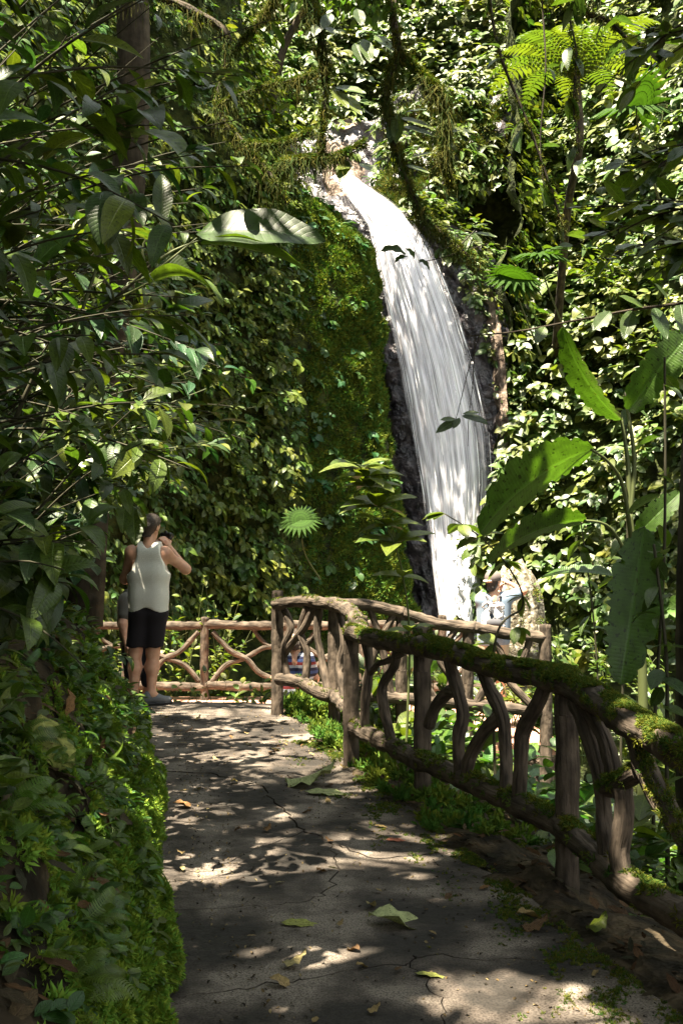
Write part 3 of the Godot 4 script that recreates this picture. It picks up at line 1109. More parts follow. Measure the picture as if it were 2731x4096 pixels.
func build_descent_fence() -> void:
	var f := thing("rustic_fence", "pale log fence descending towards the waterfall with a sunlit rail", "fence", Vector3(0.9, 0, -9.1))
	var o := f.position
	var feet := [Vector3(0.5, -0.3, -9.16), Vector3(1.05, -0.4, -9.1), Vector3(1.66, -0.5, -9.0)]
	for i in 3:
		fence_post(f, feet[i] - o, [1.22, 1.26, 1.35][i], 0.05, mats.bark)
	var pts := [Vector3(-0.043, 1.009, -9.12), Vector3(0.239, 0.993, -9.15), Vector3(0.51, 0.936, -9.14), Vector3(0.779, 0.851, -9.12), Vector3(1.098, 0.818, -9.08), Vector3(1.379, 0.771, -9.04), Vector3(1.665, 0.746, -9.0)]
	var low := [Vector3(-0.032, 0.283, -9.12), Vector3(0.347, 0.243, -9.15), Vector3(0.776, 0.214, -9.1), Vector3(1.2, 0.179, -9.05), Vector3(1.637, 0.141, -9.0)]
	for k in 2:
		var a := pts if k == 0 else low
		for i in [[0, 2], [2, 4], [4, a.size() - 1]]:
			var run := []
			for q in range(i[0], mini(i[1], a.size() - 1) + 1):
				run.append(a[q] - o)
			if run.size() > 1:
				log_part("top_rail" if k == 0 else "bottom_rail", f, run, 0.05, 0.05, mats.bark, 0.24)
	for b in [[Vector3(0.635, 0.858, -9.12), Vector3(0.723, 0.608, -9.1), Vector3(0.686, 0.393, -9.1), Vector3(0.776, 0.229, -9.1)], [Vector3(0.957, 0.824, -9.1), Vector3(0.812, 0.573, -9.1), Vector3(0.9, 0.396, -9.08), Vector3(0.848, 0.214, -9.1)], [Vector3(1.152, 0.789, -9.08), Vector3(1.31, 0.612, -9.06), Vector3(1.36, 0.401, -9.04), Vector3(1.548, 0.194, -9.0)], [Vector3(1.536, 0.723, -9.02), Vector3(1.448, 0.509, -9.03), Vector3(1.236, 0.4, -9.05), Vector3(1.094, 0.185, -9.06)], [Vector3(0.239, 0.964, -9.15), Vector3(0.329, 0.675, -9.15), Vector3(0.419, 0.243, -9.15)], [Vector3(0.438, 0.928, -9.15), Vector3(0.275, 0.603, -9.15), Vector3(0.166, 0.279, -9.15)]]:
		var run := []
		for q in b:
			run.append(q - o)
		log_part("branch_bar", f, run, 0.03, 0.032, mats.bark, 0.16)


func build_far_fence() -> void:
	var f := thing("rustic_fence", "pale sunlit log fence with crossed branches round the viewing terrace", "fence", Vector3(-1.0, -0.62, -14.9))
	var o := f.position
	var y0 := -0.62
	var xs := [-3.95, -2.9, -1.84, -0.76, 0.3, 1.36, 2.2]
	for x in xs:
		fence_post(f, Vector3(x, y0, -14.9) - o, 1.12 + rf(-0.02, 0.02), 0.058, mats.bark)
	for i in xs.size() - 1:
		var a: float = xs[i]
		var b: float = xs[i + 1]
		var m := (a + b) * 0.5
		var at := func(x: float, y: float) -> Vector3: return Vector3(x, y0 + y, -14.9 + rf(-0.015, 0.015)) - o
		log_part("top_rail", f, [at.call(a, 1.02), at.call(m, 1.0), at.call(b, 1.0)], 0.062, 0.058, mats.bark, 0.16)
		log_part("bottom_rail", f, [at.call(a, 0.2), at.call(m, 0.18), at.call(b, 0.17)], 0.064, 0.06, mats.bark, 0.18)
		var sw := 1.0 if i % 2 == 0 else -1.0
		log_part("branch_bar", f, [at.call(m - 0.44 * sw, 0.92), at.call(m - 0.2 * sw, 0.66), at.call(m + 0.02 * sw, 0.55), at.call(m + 0.2 * sw, 0.36), at.call(m + 0.45 * sw, 0.26)], 0.036, 0.04, mats.bark, 0.14)
		log_part("branch_bar", f, [at.call(m - 0.45 * sw, 0.24), at.call(m - 0.25 * sw, 0.47), at.call(m + 0.02 * sw, 0.57), at.call(m + 0.25 * sw, 0.7), at.call(m + 0.48 * sw, 0.72)], 0.034, 0.036, mats.bark, 0.14)
		log_part("branch_bar", f, [at.call(m + 0.1 * sw, 0.96), at.call(m + 0.22 * sw, 0.8), at.call(m + 0.34 * sw, 0.72)], 0.026, 0.03, mats.bark, 0.14)


# ---------------------------------------------------------------- plants

const CREEPER_GREEN := Color(0.115, 0.17, 0.03)
const DEEP_GREEN := Color(0.08, 0.132, 0.021)
const MID_GREEN := Color(0.094, 0.148, 0.023)
const FRESH_GREEN := Color(0.13, 0.185, 0.026)
const BLUE_GREEN := Color(0.045, 0.105, 0.045)


func open_sight(p: Vector3) -> bool:
	# the bushes stop short of the path, of the man's corner and of the view to the fall
	var d := -p.z
	if d < 2.5:
		return false
	var e := (p.y - 1.55) / d
	var lim := along_table([-0.5, -0.16, -0.085, -0.005, 0.03, 0.045, 0.08, 0.14, 0.2, 0.26, 0.30, 0.36, 0.6], [-0.26, -0.23, -0.225, -0.222, -0.215, -0.165, -0.088, -0.07, -0.10, -0.125, -0.10, -0.045, -0.03], e)
	return p.x / d < lim + 0.018 * noise.get_noise_2d(e * 60.0, d)


var beams := []

func plan_beams() -> void:
	# openings in the roof of leaves through which the sun reaches single spots
	beams = [
		[Vector3(-0.403, 2.917, -4.95), 0.2], [Vector3(-0.245, 2.908, -4.95), 0.2], [Vector3(-0.564, 2.926, -4.98), 0.18], [Vector3(-0.805, 2.797, -8.3), 0.4, 1.0], [Vector3(-0.64, 2.565, -8.3), 0.3, 1.0], [Vector3(-0.87, 2.499, -8.3), 0.3, 1.0], [Vector3(-1.022, 2.129, -8.2), 0.22, 1.0], [Vector3(-1.063, 2.943, -8.0), 0.2, 0.9], [Vector3(-0.64, 2.515, -6.6), 0.45, 1.0], [Vector3(-0.823, 2.331, -6.6), 0.35, 1.0], [Vector3(-0.955, 2.541, -6.6), 0.3, 1.0], [Vector3(-0.746, 2.7, -6.6), 0.3, 1.0], [Vector3(-1.696, 1.357, -10.35), 0.22], [Vector3(-1.566, 1.338, -10.3), 0.18], [Vector3(1.157, 0.771, -4.1), 0.16], [Vector3(1.112, 0.784, -4.3), 0.12], [Vector3(1.17, 0.583, -4.15), 0.14],
		[Vector3(0.199, 1.906, -7.6), 0.5], [Vector3(0.349, 1.544, -7.6), 0.45], [Vector3(0.613, 0.0, -3.759), 0.26], [Vector3(0.775, 0.0, -3.623), 0.2], [Vector3(0.484, 0.0, -3.906), 0.12], [Vector3(-0.105, 0.0, -4.172), 0.12], [Vector3(0.107, 0.0, -4.141), 0.12], [Vector3(-0.373, 0.0, -4.238), 0.1], [Vector3(0.445, 0.0, -5.244), 0.1], [Vector3(0.581, 0.0, -4.829), 0.1], [Vector3(0.313, 0.0, -5.109), 0.08], [Vector3(-0.707, 0.0, -5.907), 0.09], [Vector3(-0.145, 0.0, -3.945), 0.06], [Vector3(-0.212, 0.0, -3.759), 0.08],
		[Vector3(-1.172, 0.0, -9.776), 0.5], [Vector3(-0.696, 0.0, -9.586), 0.45], [Vector3(-0.185, 0.0, -8.699), 0.3], [Vector3(-1.458, 0.0, -10.153), 0.5], [Vector3(-0.881, 0.0, -9.974), 0.3], [Vector3(-0.382, 0.0, -9.314), 0.25], [Vector3(-1.185, 0.0, -8.996), 0.16], [Vector3(-0.483, 0.0, -8.511), 0.16], [Vector3(-0.466, 0.867, -9.5), 0.2], [Vector3(-0.18, 0.954, -9.3), 0.25], [Vector3(0.054, 0.939, -8.5), 0.2], [Vector3(0.777, 0.859, -9.1), 0.6], [Vector3(1.48, 0.796, -9.0), 0.5], [Vector3(1.795, 2.645, -7.1), 0.6], [Vector3(2.106, 2.73, -7.1), 0.5],
		[Vector3(0.71, 3.751, -6.0), 0.3], [Vector3(-0.894, 3.986, -6.5), 0.3], [Vector3(-1.162, 4.041, -6.0), 0.25], [Vector3(-0.901, 3.574, -6.2), 0.3], [Vector3(-1.175, 2.89, -6.5), 0.2], [Vector3(-1.084, 2.408, -7.5), 0.25], [Vector3(-1.203, 2.781, -5.0), 0.2], [Vector3(-1.279, 3.012, -4.9), 0.12], [Vector3(-1.404, 2.164, -6.5), 0.15], [Vector3(-0.856, 2.026, -7.6), 0.25], [Vector3(-1.241, 2.23, -7.2), 0.2], [Vector3(-1.401, 3.92, -6.0), 0.2], [Vector3(-1.526, 3.612, -5.5), 0.15], [Vector3(-0.871, 3.005, -7.2), 0.3], [Vector3(-0.695, 3.033, -7.8), 0.3]]
	for b in beams:
		b[1] += 0.1 if b[0].y > 0.05 or b[0].z < -8.5 else 0.06
	for k in 30:
		beams.append([Vector3(rf(-2.2, -0.6), rf(0.3, 1.2), rf(-9.0, -3.0)), rf(0.05, 0.14)])
	for k in 16:
		var d := 3.0 + k * 0.4
		beams.append([Vector3(along_table(EDGE_D, EDGE_L, d) - rf(0.02, 0.2), rf(0.1, 0.4), -d), rf(0.14, 0.24), 0.8])
	for k in 100:
		var d := rf(4.6, 9.5)
		beams.append([Vector3(d * rf(-0.29, -0.09), 1.55 + d * rf(-0.02, 0.46), -d), rf(0.16, 0.36), 0.35])


func in_beam(p: Vector3, share := 1.0) -> bool:
	var s := SUN_TO.normalized()
	for b in beams:
		var q: Vector3 = p - b[0]
		var t := q.dot(s)
		if t > 0.4 and (q - s * t).length() < b[1] * (share if b.size() < 3 else maxf(share, b[2])):
			return true
	return false


func add_leaves(parent: Node, xs: Array, cols: Array, key: String, foliage: Material, singles: int, tone: int) -> void:
	# the leaves that show largest are pieces of their own, the rest one mass
	var order := range(xs.size())
	if singles > 0:
		var eye := Vector3(0, 1.55, 0) - (parent as Node3D).position
		order.sort_custom(func(a, b): return xs[a].origin.distance_squared_to(eye) < xs[b].origin.distance_squared_to(eye))
	var where := []
	var tints := []
	for i in order.size():
		var q: int = order[i]
		if i < singles:
			var l := part("leaf", leaves[key], mats["leaf%d" % [tone, tone, (tone + 1) % 5, 3, 2][(i * 7) % 5]], parent)
			l.transform = xs[q]
		else:
			where.append(xs[q])
			tints.append(cols[q])
	if where.size() > 0:
		scatter("foliage", leaves[key], foliage, where, tints, parent)


func shrub(called: String, label: String, group: String, base: Vector3, aim: Vector3, stems: int, reach: Vector2, key: String, size: Vector2, per: int, green: Color, o := {}) -> Node3D:
	var t := thing(called, label, o.get("category", "shrub"), base, group)
	var xs := []
	var cols := []
	var st := begin()
	var wide: float = o.get("wide", 0.55)
	var sag: float = o.get("sag", 0.5)
	var guard: bool = o.get("guard", false)
	var any := false
	for k in stems:
		var dir := (aim.normalized() + rv(wide)).normalized()
		var l := rf(reach.x, reach.y)
		var p := Vector3(rf(-0.12, 0.12), 0, rf(-0.12, 0.12))
		var line := [p - dir * 0.15]
		var n := 7
		var d := dir
		for i in n:
			line.append(p)
			d = (d + Vector3(0, -sag / n, 0) + rv(0.08)).normalized()
			p += d * l / n
		line.append(p)
		if guard:
			while line.size() > 3 and not open_sight(base + line[line.size() - 1]):
				line.pop_back()
		var smooth := curve(line, 0.09)
		tube(st, smooth, 0.005 + 0.0035 * l, 0.002, 5)
		any = true
		var from := int(smooth.size() * float(o.get("bare", 0.2)))
		for i in per:
			var x := rf(from, smooth.size() - 1.01)
			var q := int(x)
			var at := smooth[q].lerp(smooth[q + 1], x - q)
			var along := (smooth[q + 1] - smooth[q]).normalized()
			var a := i * 2.4 + rf(-0.5, 0.5)
			var side := along.cross(Vector3(0.1, 1, 0.05)).normalized()
			var out := (along * 0.55 + side * cos(a) * 0.9 + Vector3(0, 0.25 + 0.25 * sin(a), 0) + rv(0.25)).normalized()
			out.y -= rf(0.0, 0.7) * float(o.get("hang", 0.6))
			var s := rf(size.x, size.y) * (0.65 + 0.35 * (1.0 - x / smooth.size()))
			if guard and (not open_sight(base + at + out * s) or in_beam(base + at, 0.45)):
				continue
			xs.append(Transform3D(frame_of(out, Vector3(0, 1, 0) + rv(0.45) + Vector3(0.25, 0, 0.25), s), at + out * 0.02))
			cols.append(tint(green, 0.3, 0.16))
	if any:
		part("branches", finish(st), o.get("wood", mats.stem), t)
	add_leaves(t, xs, cols, key, o.get("foliage", mats.foliage), o.get("singles", 0), o.get("tone", 0))
	return t


func cover(called: String, label: String, s: Dictionary, clumps: int, per: Vector2i, span: float, region: Rect2, key: String, size: Vector2, green: Color, mat: Material, o := {}) -> void:
	# leaves that hang over a surface in clumps
	var xs := []
	var cols := []
	var hang: float = o.get("hang", 0.8)
	var lift: Vector2 = o.get("lift", Vector2(0.02, 0.2))
	var keep = o.get("keep", func(_p): return true)
	var rise_by: Vector2 = o.get("stand", Vector2(0.15, 0.9))
	var gaps: float = o.get("gaps", -0.18)
	for k in clumps:
		var u := rf(region.position.x, region.end.x)
		var w := rf(region.position.y, region.end.y)
		var n := normal_at(s, u, w)
		var c := on(s, u, w, n)
		if noise.get_noise_3d(c.x * 1.1 + 60.0, c.y * 1.1, c.z * 1.1) < gaps:
			continue
		var side := n.cross(Vector3.UP).normalized()
		var fall := side.cross(n).normalized()
		var g := tint(green, 0.32, 0.2)
		var rise := lerpf(lift.x, lift.y, rng.randf() * rng.randf())
		var big := rf(0.55, 1.5)
		# a sprig: leaves set round a short shoot that droops
		var shoot := (-fall * rf(0.2, 1.0) + side * rf(-0.8, 0.8) + n * 0.5).normalized()
		var count := rng.randi_range(per.x, per.y)
		for i in count:
			var q := c + n * rise + shoot * span * (float(i) / count - 0.3) + rv(0.12 * span)
			if not keep.call(q):
				continue
			var a := i * 2.4 + k
			var dir := (shoot * 0.35 - fall * hang * 0.6 + side * cos(a) + fall * sin(a) * 0.45 + n * rf(rise_by.x, rise_by.y) + rv(0.25)).normalized()
			xs.append(Transform3D(frame_of(dir, n * 0.95 + Vector3(0, 0.75, 0) + rv(0.45), rf(size.x, size.y) * big), q))
			cols.append(tint(g, 0.18, 0.06))
	var m := scatter(called, leaves[key], mat, xs, cols, self)
	tag(m, label, o.get("category", "vines"))


func build_cliff_vines() -> void:
	# moss on the cliff's edge
	var xs := []
	var cols := []
	for k in 42000:
		var u := rf(0.58, 0.97)
		var w := rf(0.2, 0.98)
		if rng.randf() > smoothstep(0.60, 0.74, u + 0.10 * noise.get_noise_2d(u * 20.0, w * 12.0)):
			continue
		var n := normal_at(moss_cliff, u, w)
		var p := on(moss_cliff, u, w, n)
		if noise.get_noise_3d(p.x * 1.3, p.y * 0.9, p.z * 1.3 + 30.0) < -0.32:
			continue
		var up := (n + Vector3(0, -0.35, 0) + rv(0.3)).normalized()
		xs.append(Transform3D(frame_of(up.cross(rv()), up, rf(0.05, 0.12)), p - n * 0.01))
		cols.append(tint(Color(0.085, 0.128, 0.018), 0.42, 0.26))
	tag(scatter("cliff_moss", leaves.tuft, mats.moss, xs, cols, self), "thick olive moss hanging over the cliff edge beside the waterfall", "moss")
	cover("climbing_vines", "dense small-leaved vines curtaining the shaded cliff beside the moss", moss_cliff, 5200, Vector2i(5, 9), 0.26, Rect2(0.22, 0.22, 0.405, 0.78), "oval", Vector2(0.09, 0.17), CREEPER_GREEN, mats.foliage, {"gaps": -0.24, "lift": Vector2(0.03, 0.9)})
	cover("climbing_vines", "scattered blue-green creeper leaves growing through the cliff moss", moss_cliff, 170, Vector2i(3, 7), 0.22, Rect2(0.62, 0.25, 0.2, 0.65), "heart", Vector2(0.08, 0.15), Color(0.05, 0.13, 0.04), mats.foliage)
	# ferns on the cliff
	for k in 7:
		var u: float = [0.40, 0.46, 0.50, 0.53, 0.44, 0.56, 0.60][k]
		var w: float = [0.62, 0.55, 0.50, 0.70, 0.42, 0.44, 0.57][k]
		var n := normal_at(moss_cliff, u, w)
		var p := on(moss_cliff, u, w, n)
		var t := thing("cliff_fern", "small fern with drooping fronds rooted in the vine-covered cliff", "fern", p, "ferns on the shaded cliff")
		for i in 5:
			var l := part("frond", leaves.frond, mats.leaf1 if i % 2 == 0 else mats.leaf3, t)
			l.transform = Transform3D(frame_of((n + Vector3(rf(-0.8, 0.8), rf(-0.3, 0.6), 0)).normalized(), Vector3.UP + n * 0.3, rf(0.45, 0.8)), Vector3.ZERO)
	# vines on the rock dome above the lip, moss below them
	xs = []
	cols = []
	for k in 5000:
		var u := rf(0.48, 0.95)
		var w := rf(0.66, 0.98)
		var n := normal_at(fall_cliff, u, w)
		var p := on(fall_cliff, u, w, n)
		if p.x < fall_edge(p.y, 1) + 0.05 and p.y < 10.4 or noise.get_noise_3d(p.x * 1.6, p.y, p.z) < -0.12:
			continue
		var up := (n + Vector3(0, -0.3, 0) + rv(0.3)).normalized()
		xs.append(Transform3D(frame_of(up.cross(rv()), up, rf(0.07, 0.16)), p))
		cols.append(tint(Color(0.062, 0.075, 0.014), 0.35, 0.25))
	tag(scatter("dome_moss", leaves.tuft, mats.moss, xs, cols, self), "brownish moss on the rock dome above the lip of the waterfall", "moss")
	cover("rim_creepers", "sunlit creepers spilling over the rock rim beside the falling water", fall_cliff, 520, Vector2i(4, 8), 0.3, Rect2(0.79, 0.22, 0.21, 0.62), "oval", Vector2(0.11, 0.22), CREEPER_GREEN, mats.glossy_foliage, {"lift": Vector2(0.05, 0.5), "gaps": -0.5})
	cover("hanging_creepers", "creepers hanging over the dark rock above the waterfall lip", fall_cliff, 330, Vector2i(3, 8), 0.3, Rect2(0.42, 0.84, 0.55, 0.16), "lance", Vector2(0.14, 0.26), MID_GREEN, mats.foliage)


func build_slope() -> void:
	cover("slope_creepers", "glossy sunlit creepers covering the steep slope across from the path", hillside, 4600, Vector2i(5, 9), 0.34, Rect2(0.0, 0.16, 0.72, 0.82), "oval", Vector2(0.12, 0.24), CREEPER_GREEN, mats.glossy_foliage, {"gaps": -0.32, "lift": Vector2(0.05, 0.8), "hang": 0.55})
	cover("slope_undergrowth", "yellow-green broad leaves among the creepers of the sunny slope", hillside, 700, Vector2i(3, 7), 0.4, Rect2(0.02, 0.15, 0.6, 0.8), "heart", Vector2(0.14, 0.26), FRESH_GREEN, mats.glossy_foliage, {"gaps": -0.4, "lift": Vector2(0.2, 1.0), "hang": 0.5})
	cover("cliff_top_foliage", "bright leaves of the forest edge above the waterfall", back_wall, 3600, Vector2i(5, 9), 0.45, Rect2(0.12, 0.3, 0.76, 0.6), "oval", Vector2(0.16, 0.3), CREEPER_GREEN, mats.glossy_foliage, {"gaps": -0.36, "lift": Vector2(0.1, 1.4), "hang": 0.55})
	cover("shaded_hanging_leaves", "hanging leaves of the forest edge beside the pink rock chute", back_wall, 500, Vector2i(4, 8), 0.5, Rect2(0.2, 0.25, 0.3, 0.5), "lance", Vector2(0.2, 0.36), FRESH_GREEN, mats.foliage, {"lift": Vector2(0.6, 2.2), "hang": 0.9})
	# single shrubs that stand out of the slope
	var kinds := [
		["leaning_shrub", "bushy shrub with small glossy leaves leaning out of the sunny slope", "oval", Vector2(0.13, 0.22), CREEPER_GREEN],
		["broadleaf_shrub", "shrub with broad yellow-green leaves standing on the sunny slope", "heart", Vector2(0.16, 0.28), FRESH_GREEN],
		["narrowleaf_shrub", "shrub with long narrow leaves standing on the sunny slope", "lance", Vector2(0.22, 0.4), FRESH_GREEN]]
	for k in 27:
		var u := 0.06 + 0.6 * fposmod(k * 0.618, 1.0)
		var w := 0.24 + 0.66 * fposmod(k * 0.377, 1.0)
		var n := normal_at(hillside, u, w)
		var p := on(hillside, u, w, n)
		var q: Array = kinds[k % 3]
		shrub(q[0], q[1], "shrubs on the sunny slope", p, n * 0.6 + Vector3(0, 0.8, 0), 9, Vector2(0.6, 1.5), q[2], q[3], 14, q[4], {"foliage": mats.glossy_foliage, "singles": 6, "tone": 3, "sag": 0.7})


func beside_man(p: Vector3) -> bool:
	# nothing tall where the man stands at the end of the bank
	return -p.z < 8.2 or p.x / -p.z < -0.176 or p.y < 0.3


func build_bank_cover() -> void:
	# bright moss that spills over the edge of the path
	var xs := []
	var cols := []
	for k in 125000:
		var d := rf(1.6, 10.6)
		d = lerpf(d, rf(1.6, 6.0), 0.4)
		var u := bank_u(d)
		var w := clampf(absf(rng.randfn(0.0, 0.17)) + 0.08, 0.06, 0.66)
		var n := normal_at(bank, u, w)
		var p := on(bank, u, w, n)
		if noise.get_noise_3d(p.x * 2.4, p.y * 2.4, p.z * 2.4) < -0.42 + maxf(0.0, w - 0.30) * 3.2:
			continue
		var up := (n + Vector3(0.2, -0.15, 0) + rv(0.45)).normalized()
		xs.append(Transform3D(frame_of(up.cross(rv()), up, lerpf(0.012, 0.034, pow(rng.randf(), 1.6))), p - n * 0.002))
		cols.append(tint(Color(0.15, 0.235, 0.03), 0.35, 0.14))
	tag(scatter("bank_moss", leaves.fine_tuft, mats.moss, xs, cols, self), "bright green feathery moss spilling over the bank edge onto the path", "moss")
	cover("bank_seedlings", "small round-leaved seedlings covering the dark earth bank", bank, 3000, Vector2i(3, 6), 0.09, Rect2(0.17, 0.22, 0.59, 0.52), "oval", Vector2(0.03, 0.07), Color(0.075, 0.15, 0.03), mats.foliage, {"lift": Vector2(0.01, 0.07), "hang": 0.3, "gaps": -0.08, "keep": beside_man, "category": "seedlings"})
	cover("bank_heart_leaves", "low heart-shaped leaves growing on the earth bank above the moss", bank, 560, Vector2i(2, 5), 0.12, Rect2(0.19, 0.46, 0.57, 0.30), "heart", Vector2(0.05, 0.10), Color(0.06, 0.125, 0.03), mats.foliage, {"lift": Vector2(0.03, 0.12), "hang": 0.25, "gaps": -0.4, "keep": beside_man, "category": "ground cover"})
	cover("bank_litter", "brown dead leaves lying among the seedlings on the bank", bank, 800, Vector2i(1, 3), 0.12, Rect2(0.15, 0.32, 0.58, 0.36), "flat", Vector2(0.04, 0.10), Color(0.085, 0.052, 0.03), mats.litter, {"lift": Vector2(0.005, 0.03), "hang": 0.4, "stand": Vector2(0.0, 0.15), "gaps": -1.0, "category": "leaf litter"})
	cover("bank_ferns", "tiny fern fronds growing between the seedlings on the bank", bank, 260, Vector2i(3, 6), 0.08, Rect2(0.21, 0.34, 0.5, 0.28), "frond", Vector2(0.06, 0.13), Color(0.09, 0.17, 0.03), mats.foliage, {"lift": Vector2(0.01, 0.05), "hang": 0.2, "category": "ferns"})
	# larger young plants
	var spots := [[3.3, 0.48], [3.2, 0.54], [3.7, 0.55], [4.0, 0.48], [4.6, 0.54], [5.2, 0.48], [6.0, 0.52], [6.8, 0.48], [7.4, 0.40], [8.0, 0.46], [8.6, 0.40], [5.6, 0.56], [4.2, 0.58], [3.0, 0.46]]
	for i in spots.size():
		var u := bank_u(spots[i][0])
		var n := normal_at(bank, u, spots[i][1])
		shrub("young_plant", "young plant with lance-shaped leaves growing on the mossy earth bank", "young plants on the bank", on(bank, u, spots[i][1], n), n + Vector3(0.1, 0.5, 0.2), 4, Vector2(0.10, 0.22), ["lance", "heart", "droopy"][i % 3], Vector2(0.08, 0.15), 7, [MID_GREEN, FRESH_GREEN, BLUE_GREEN][i % 3], {"singles": 28, "tone": i % 4, "bare": 0.3, "category": "plant"})


func bank_u(d: float) -> float:
	return along_table([-3.0, 0.0, 1.5, 2.5, 3.5, 4.5, 5.5, 6.5, 7.5, 8.5, 9.3, 10.2, 11.2, 12.5, 14.0], [0.0, 1.0 / 14, 2.0 / 14, 3.0 / 14, 4.0 / 14, 5.0 / 14, 6.0 / 14, 7.0 / 14, 8.0 / 14, 9.0 / 14, 10.0 / 14, 11.0 / 14, 12.0 / 14, 13.0 / 14, 1.0], d)


func build_bush_wall() -> void:
	var k := 0
	var kinds := [
		["ribbed_leaf_shrub", "dense shrub with ribbed drooping leaves overhanging the earth bank", "droopy", Vector2(0.16, 0.32)],
		["narrow_leaf_bush", "tangled bush with narrow pointed leaves above the earth bank", "lance", Vector2(0.18, 0.34)],
		["round_leaf_bush", "dark bush with rounded leaves crowded above the earth bank", "oval", Vector2(0.13, 0.26)]]
	var greens := [DEEP_GREEN, MID_GREEN, BLUE_GREEN, Color(0.075, 0.14, 0.026)]
	for d in [3.9, 4.8, 5.6, 6.4, 7.2, 8.0, 8.8, 9.6, 10.6, 11.6]:
		for tier in 3:
			var x: float = along_table(EDGE_D, EDGE_L, d) - [0.95, 1.5, 2.3][tier]
			if d > 9.0:
				x = minf(x, -2.55 - 0.4 * tier)
			var base := Vector3(x + rf(-0.15, 0.15), [1.3, 1.75, 2.4][tier], -d + rf(-0.2, 0.2))
			var q: Array = kinds[(k + k / 3) % 3].duplicate()
			q[1] += ["", " with arching waist-high stems", " with long stems reaching overhead"][tier] if tier > 0 else " close to its mossy rim"
			var reach: Vector2 = [Vector2(0.7, 1.3), Vector2(1.4, 2.4), Vector2(2.4, 4.2)][tier]
			var aim: Vector3 = [Vector3(0.5, 0.8, 0.2), Vector3(0.42, 0.9, 0.1), Vector3(0.42, 0.95, 0.05)][tier]
			shrub(q[0], q[1], "bushes crowded along the bank", base, aim, [14, 18, 24][tier], reach, q[2], q[3], [20, 28, 44][tier], greens[(k * 3 + tier) % 4], {"guard": true, "singles": 26, "tone": [0, 2, 4, 1][k % 4], "sag": [0.6, 0.8, 0.9][tier], "hang": 1.0, "wide": 0.6, "wood": mats.twig})
			k += 1
	# a sprig of sunlit yellowish leaves that reaches out of the bushes
	shrub("yellow_sprig_shrub", "airy shrub with yellow-green backlit sprigs reaching out of the bushes", "", Vector3(-2.1, 1.75, -6.7), Vector3(0.85, 0.5, 0.0), 24, Vector2(1.1, 1.9), "lance", Vector2(0.1, 0.2), 24, FRESH_GREEN, {"guard": true, "singles": 40, "tone": 3, "sag": 0.6, "wide": 0.4})


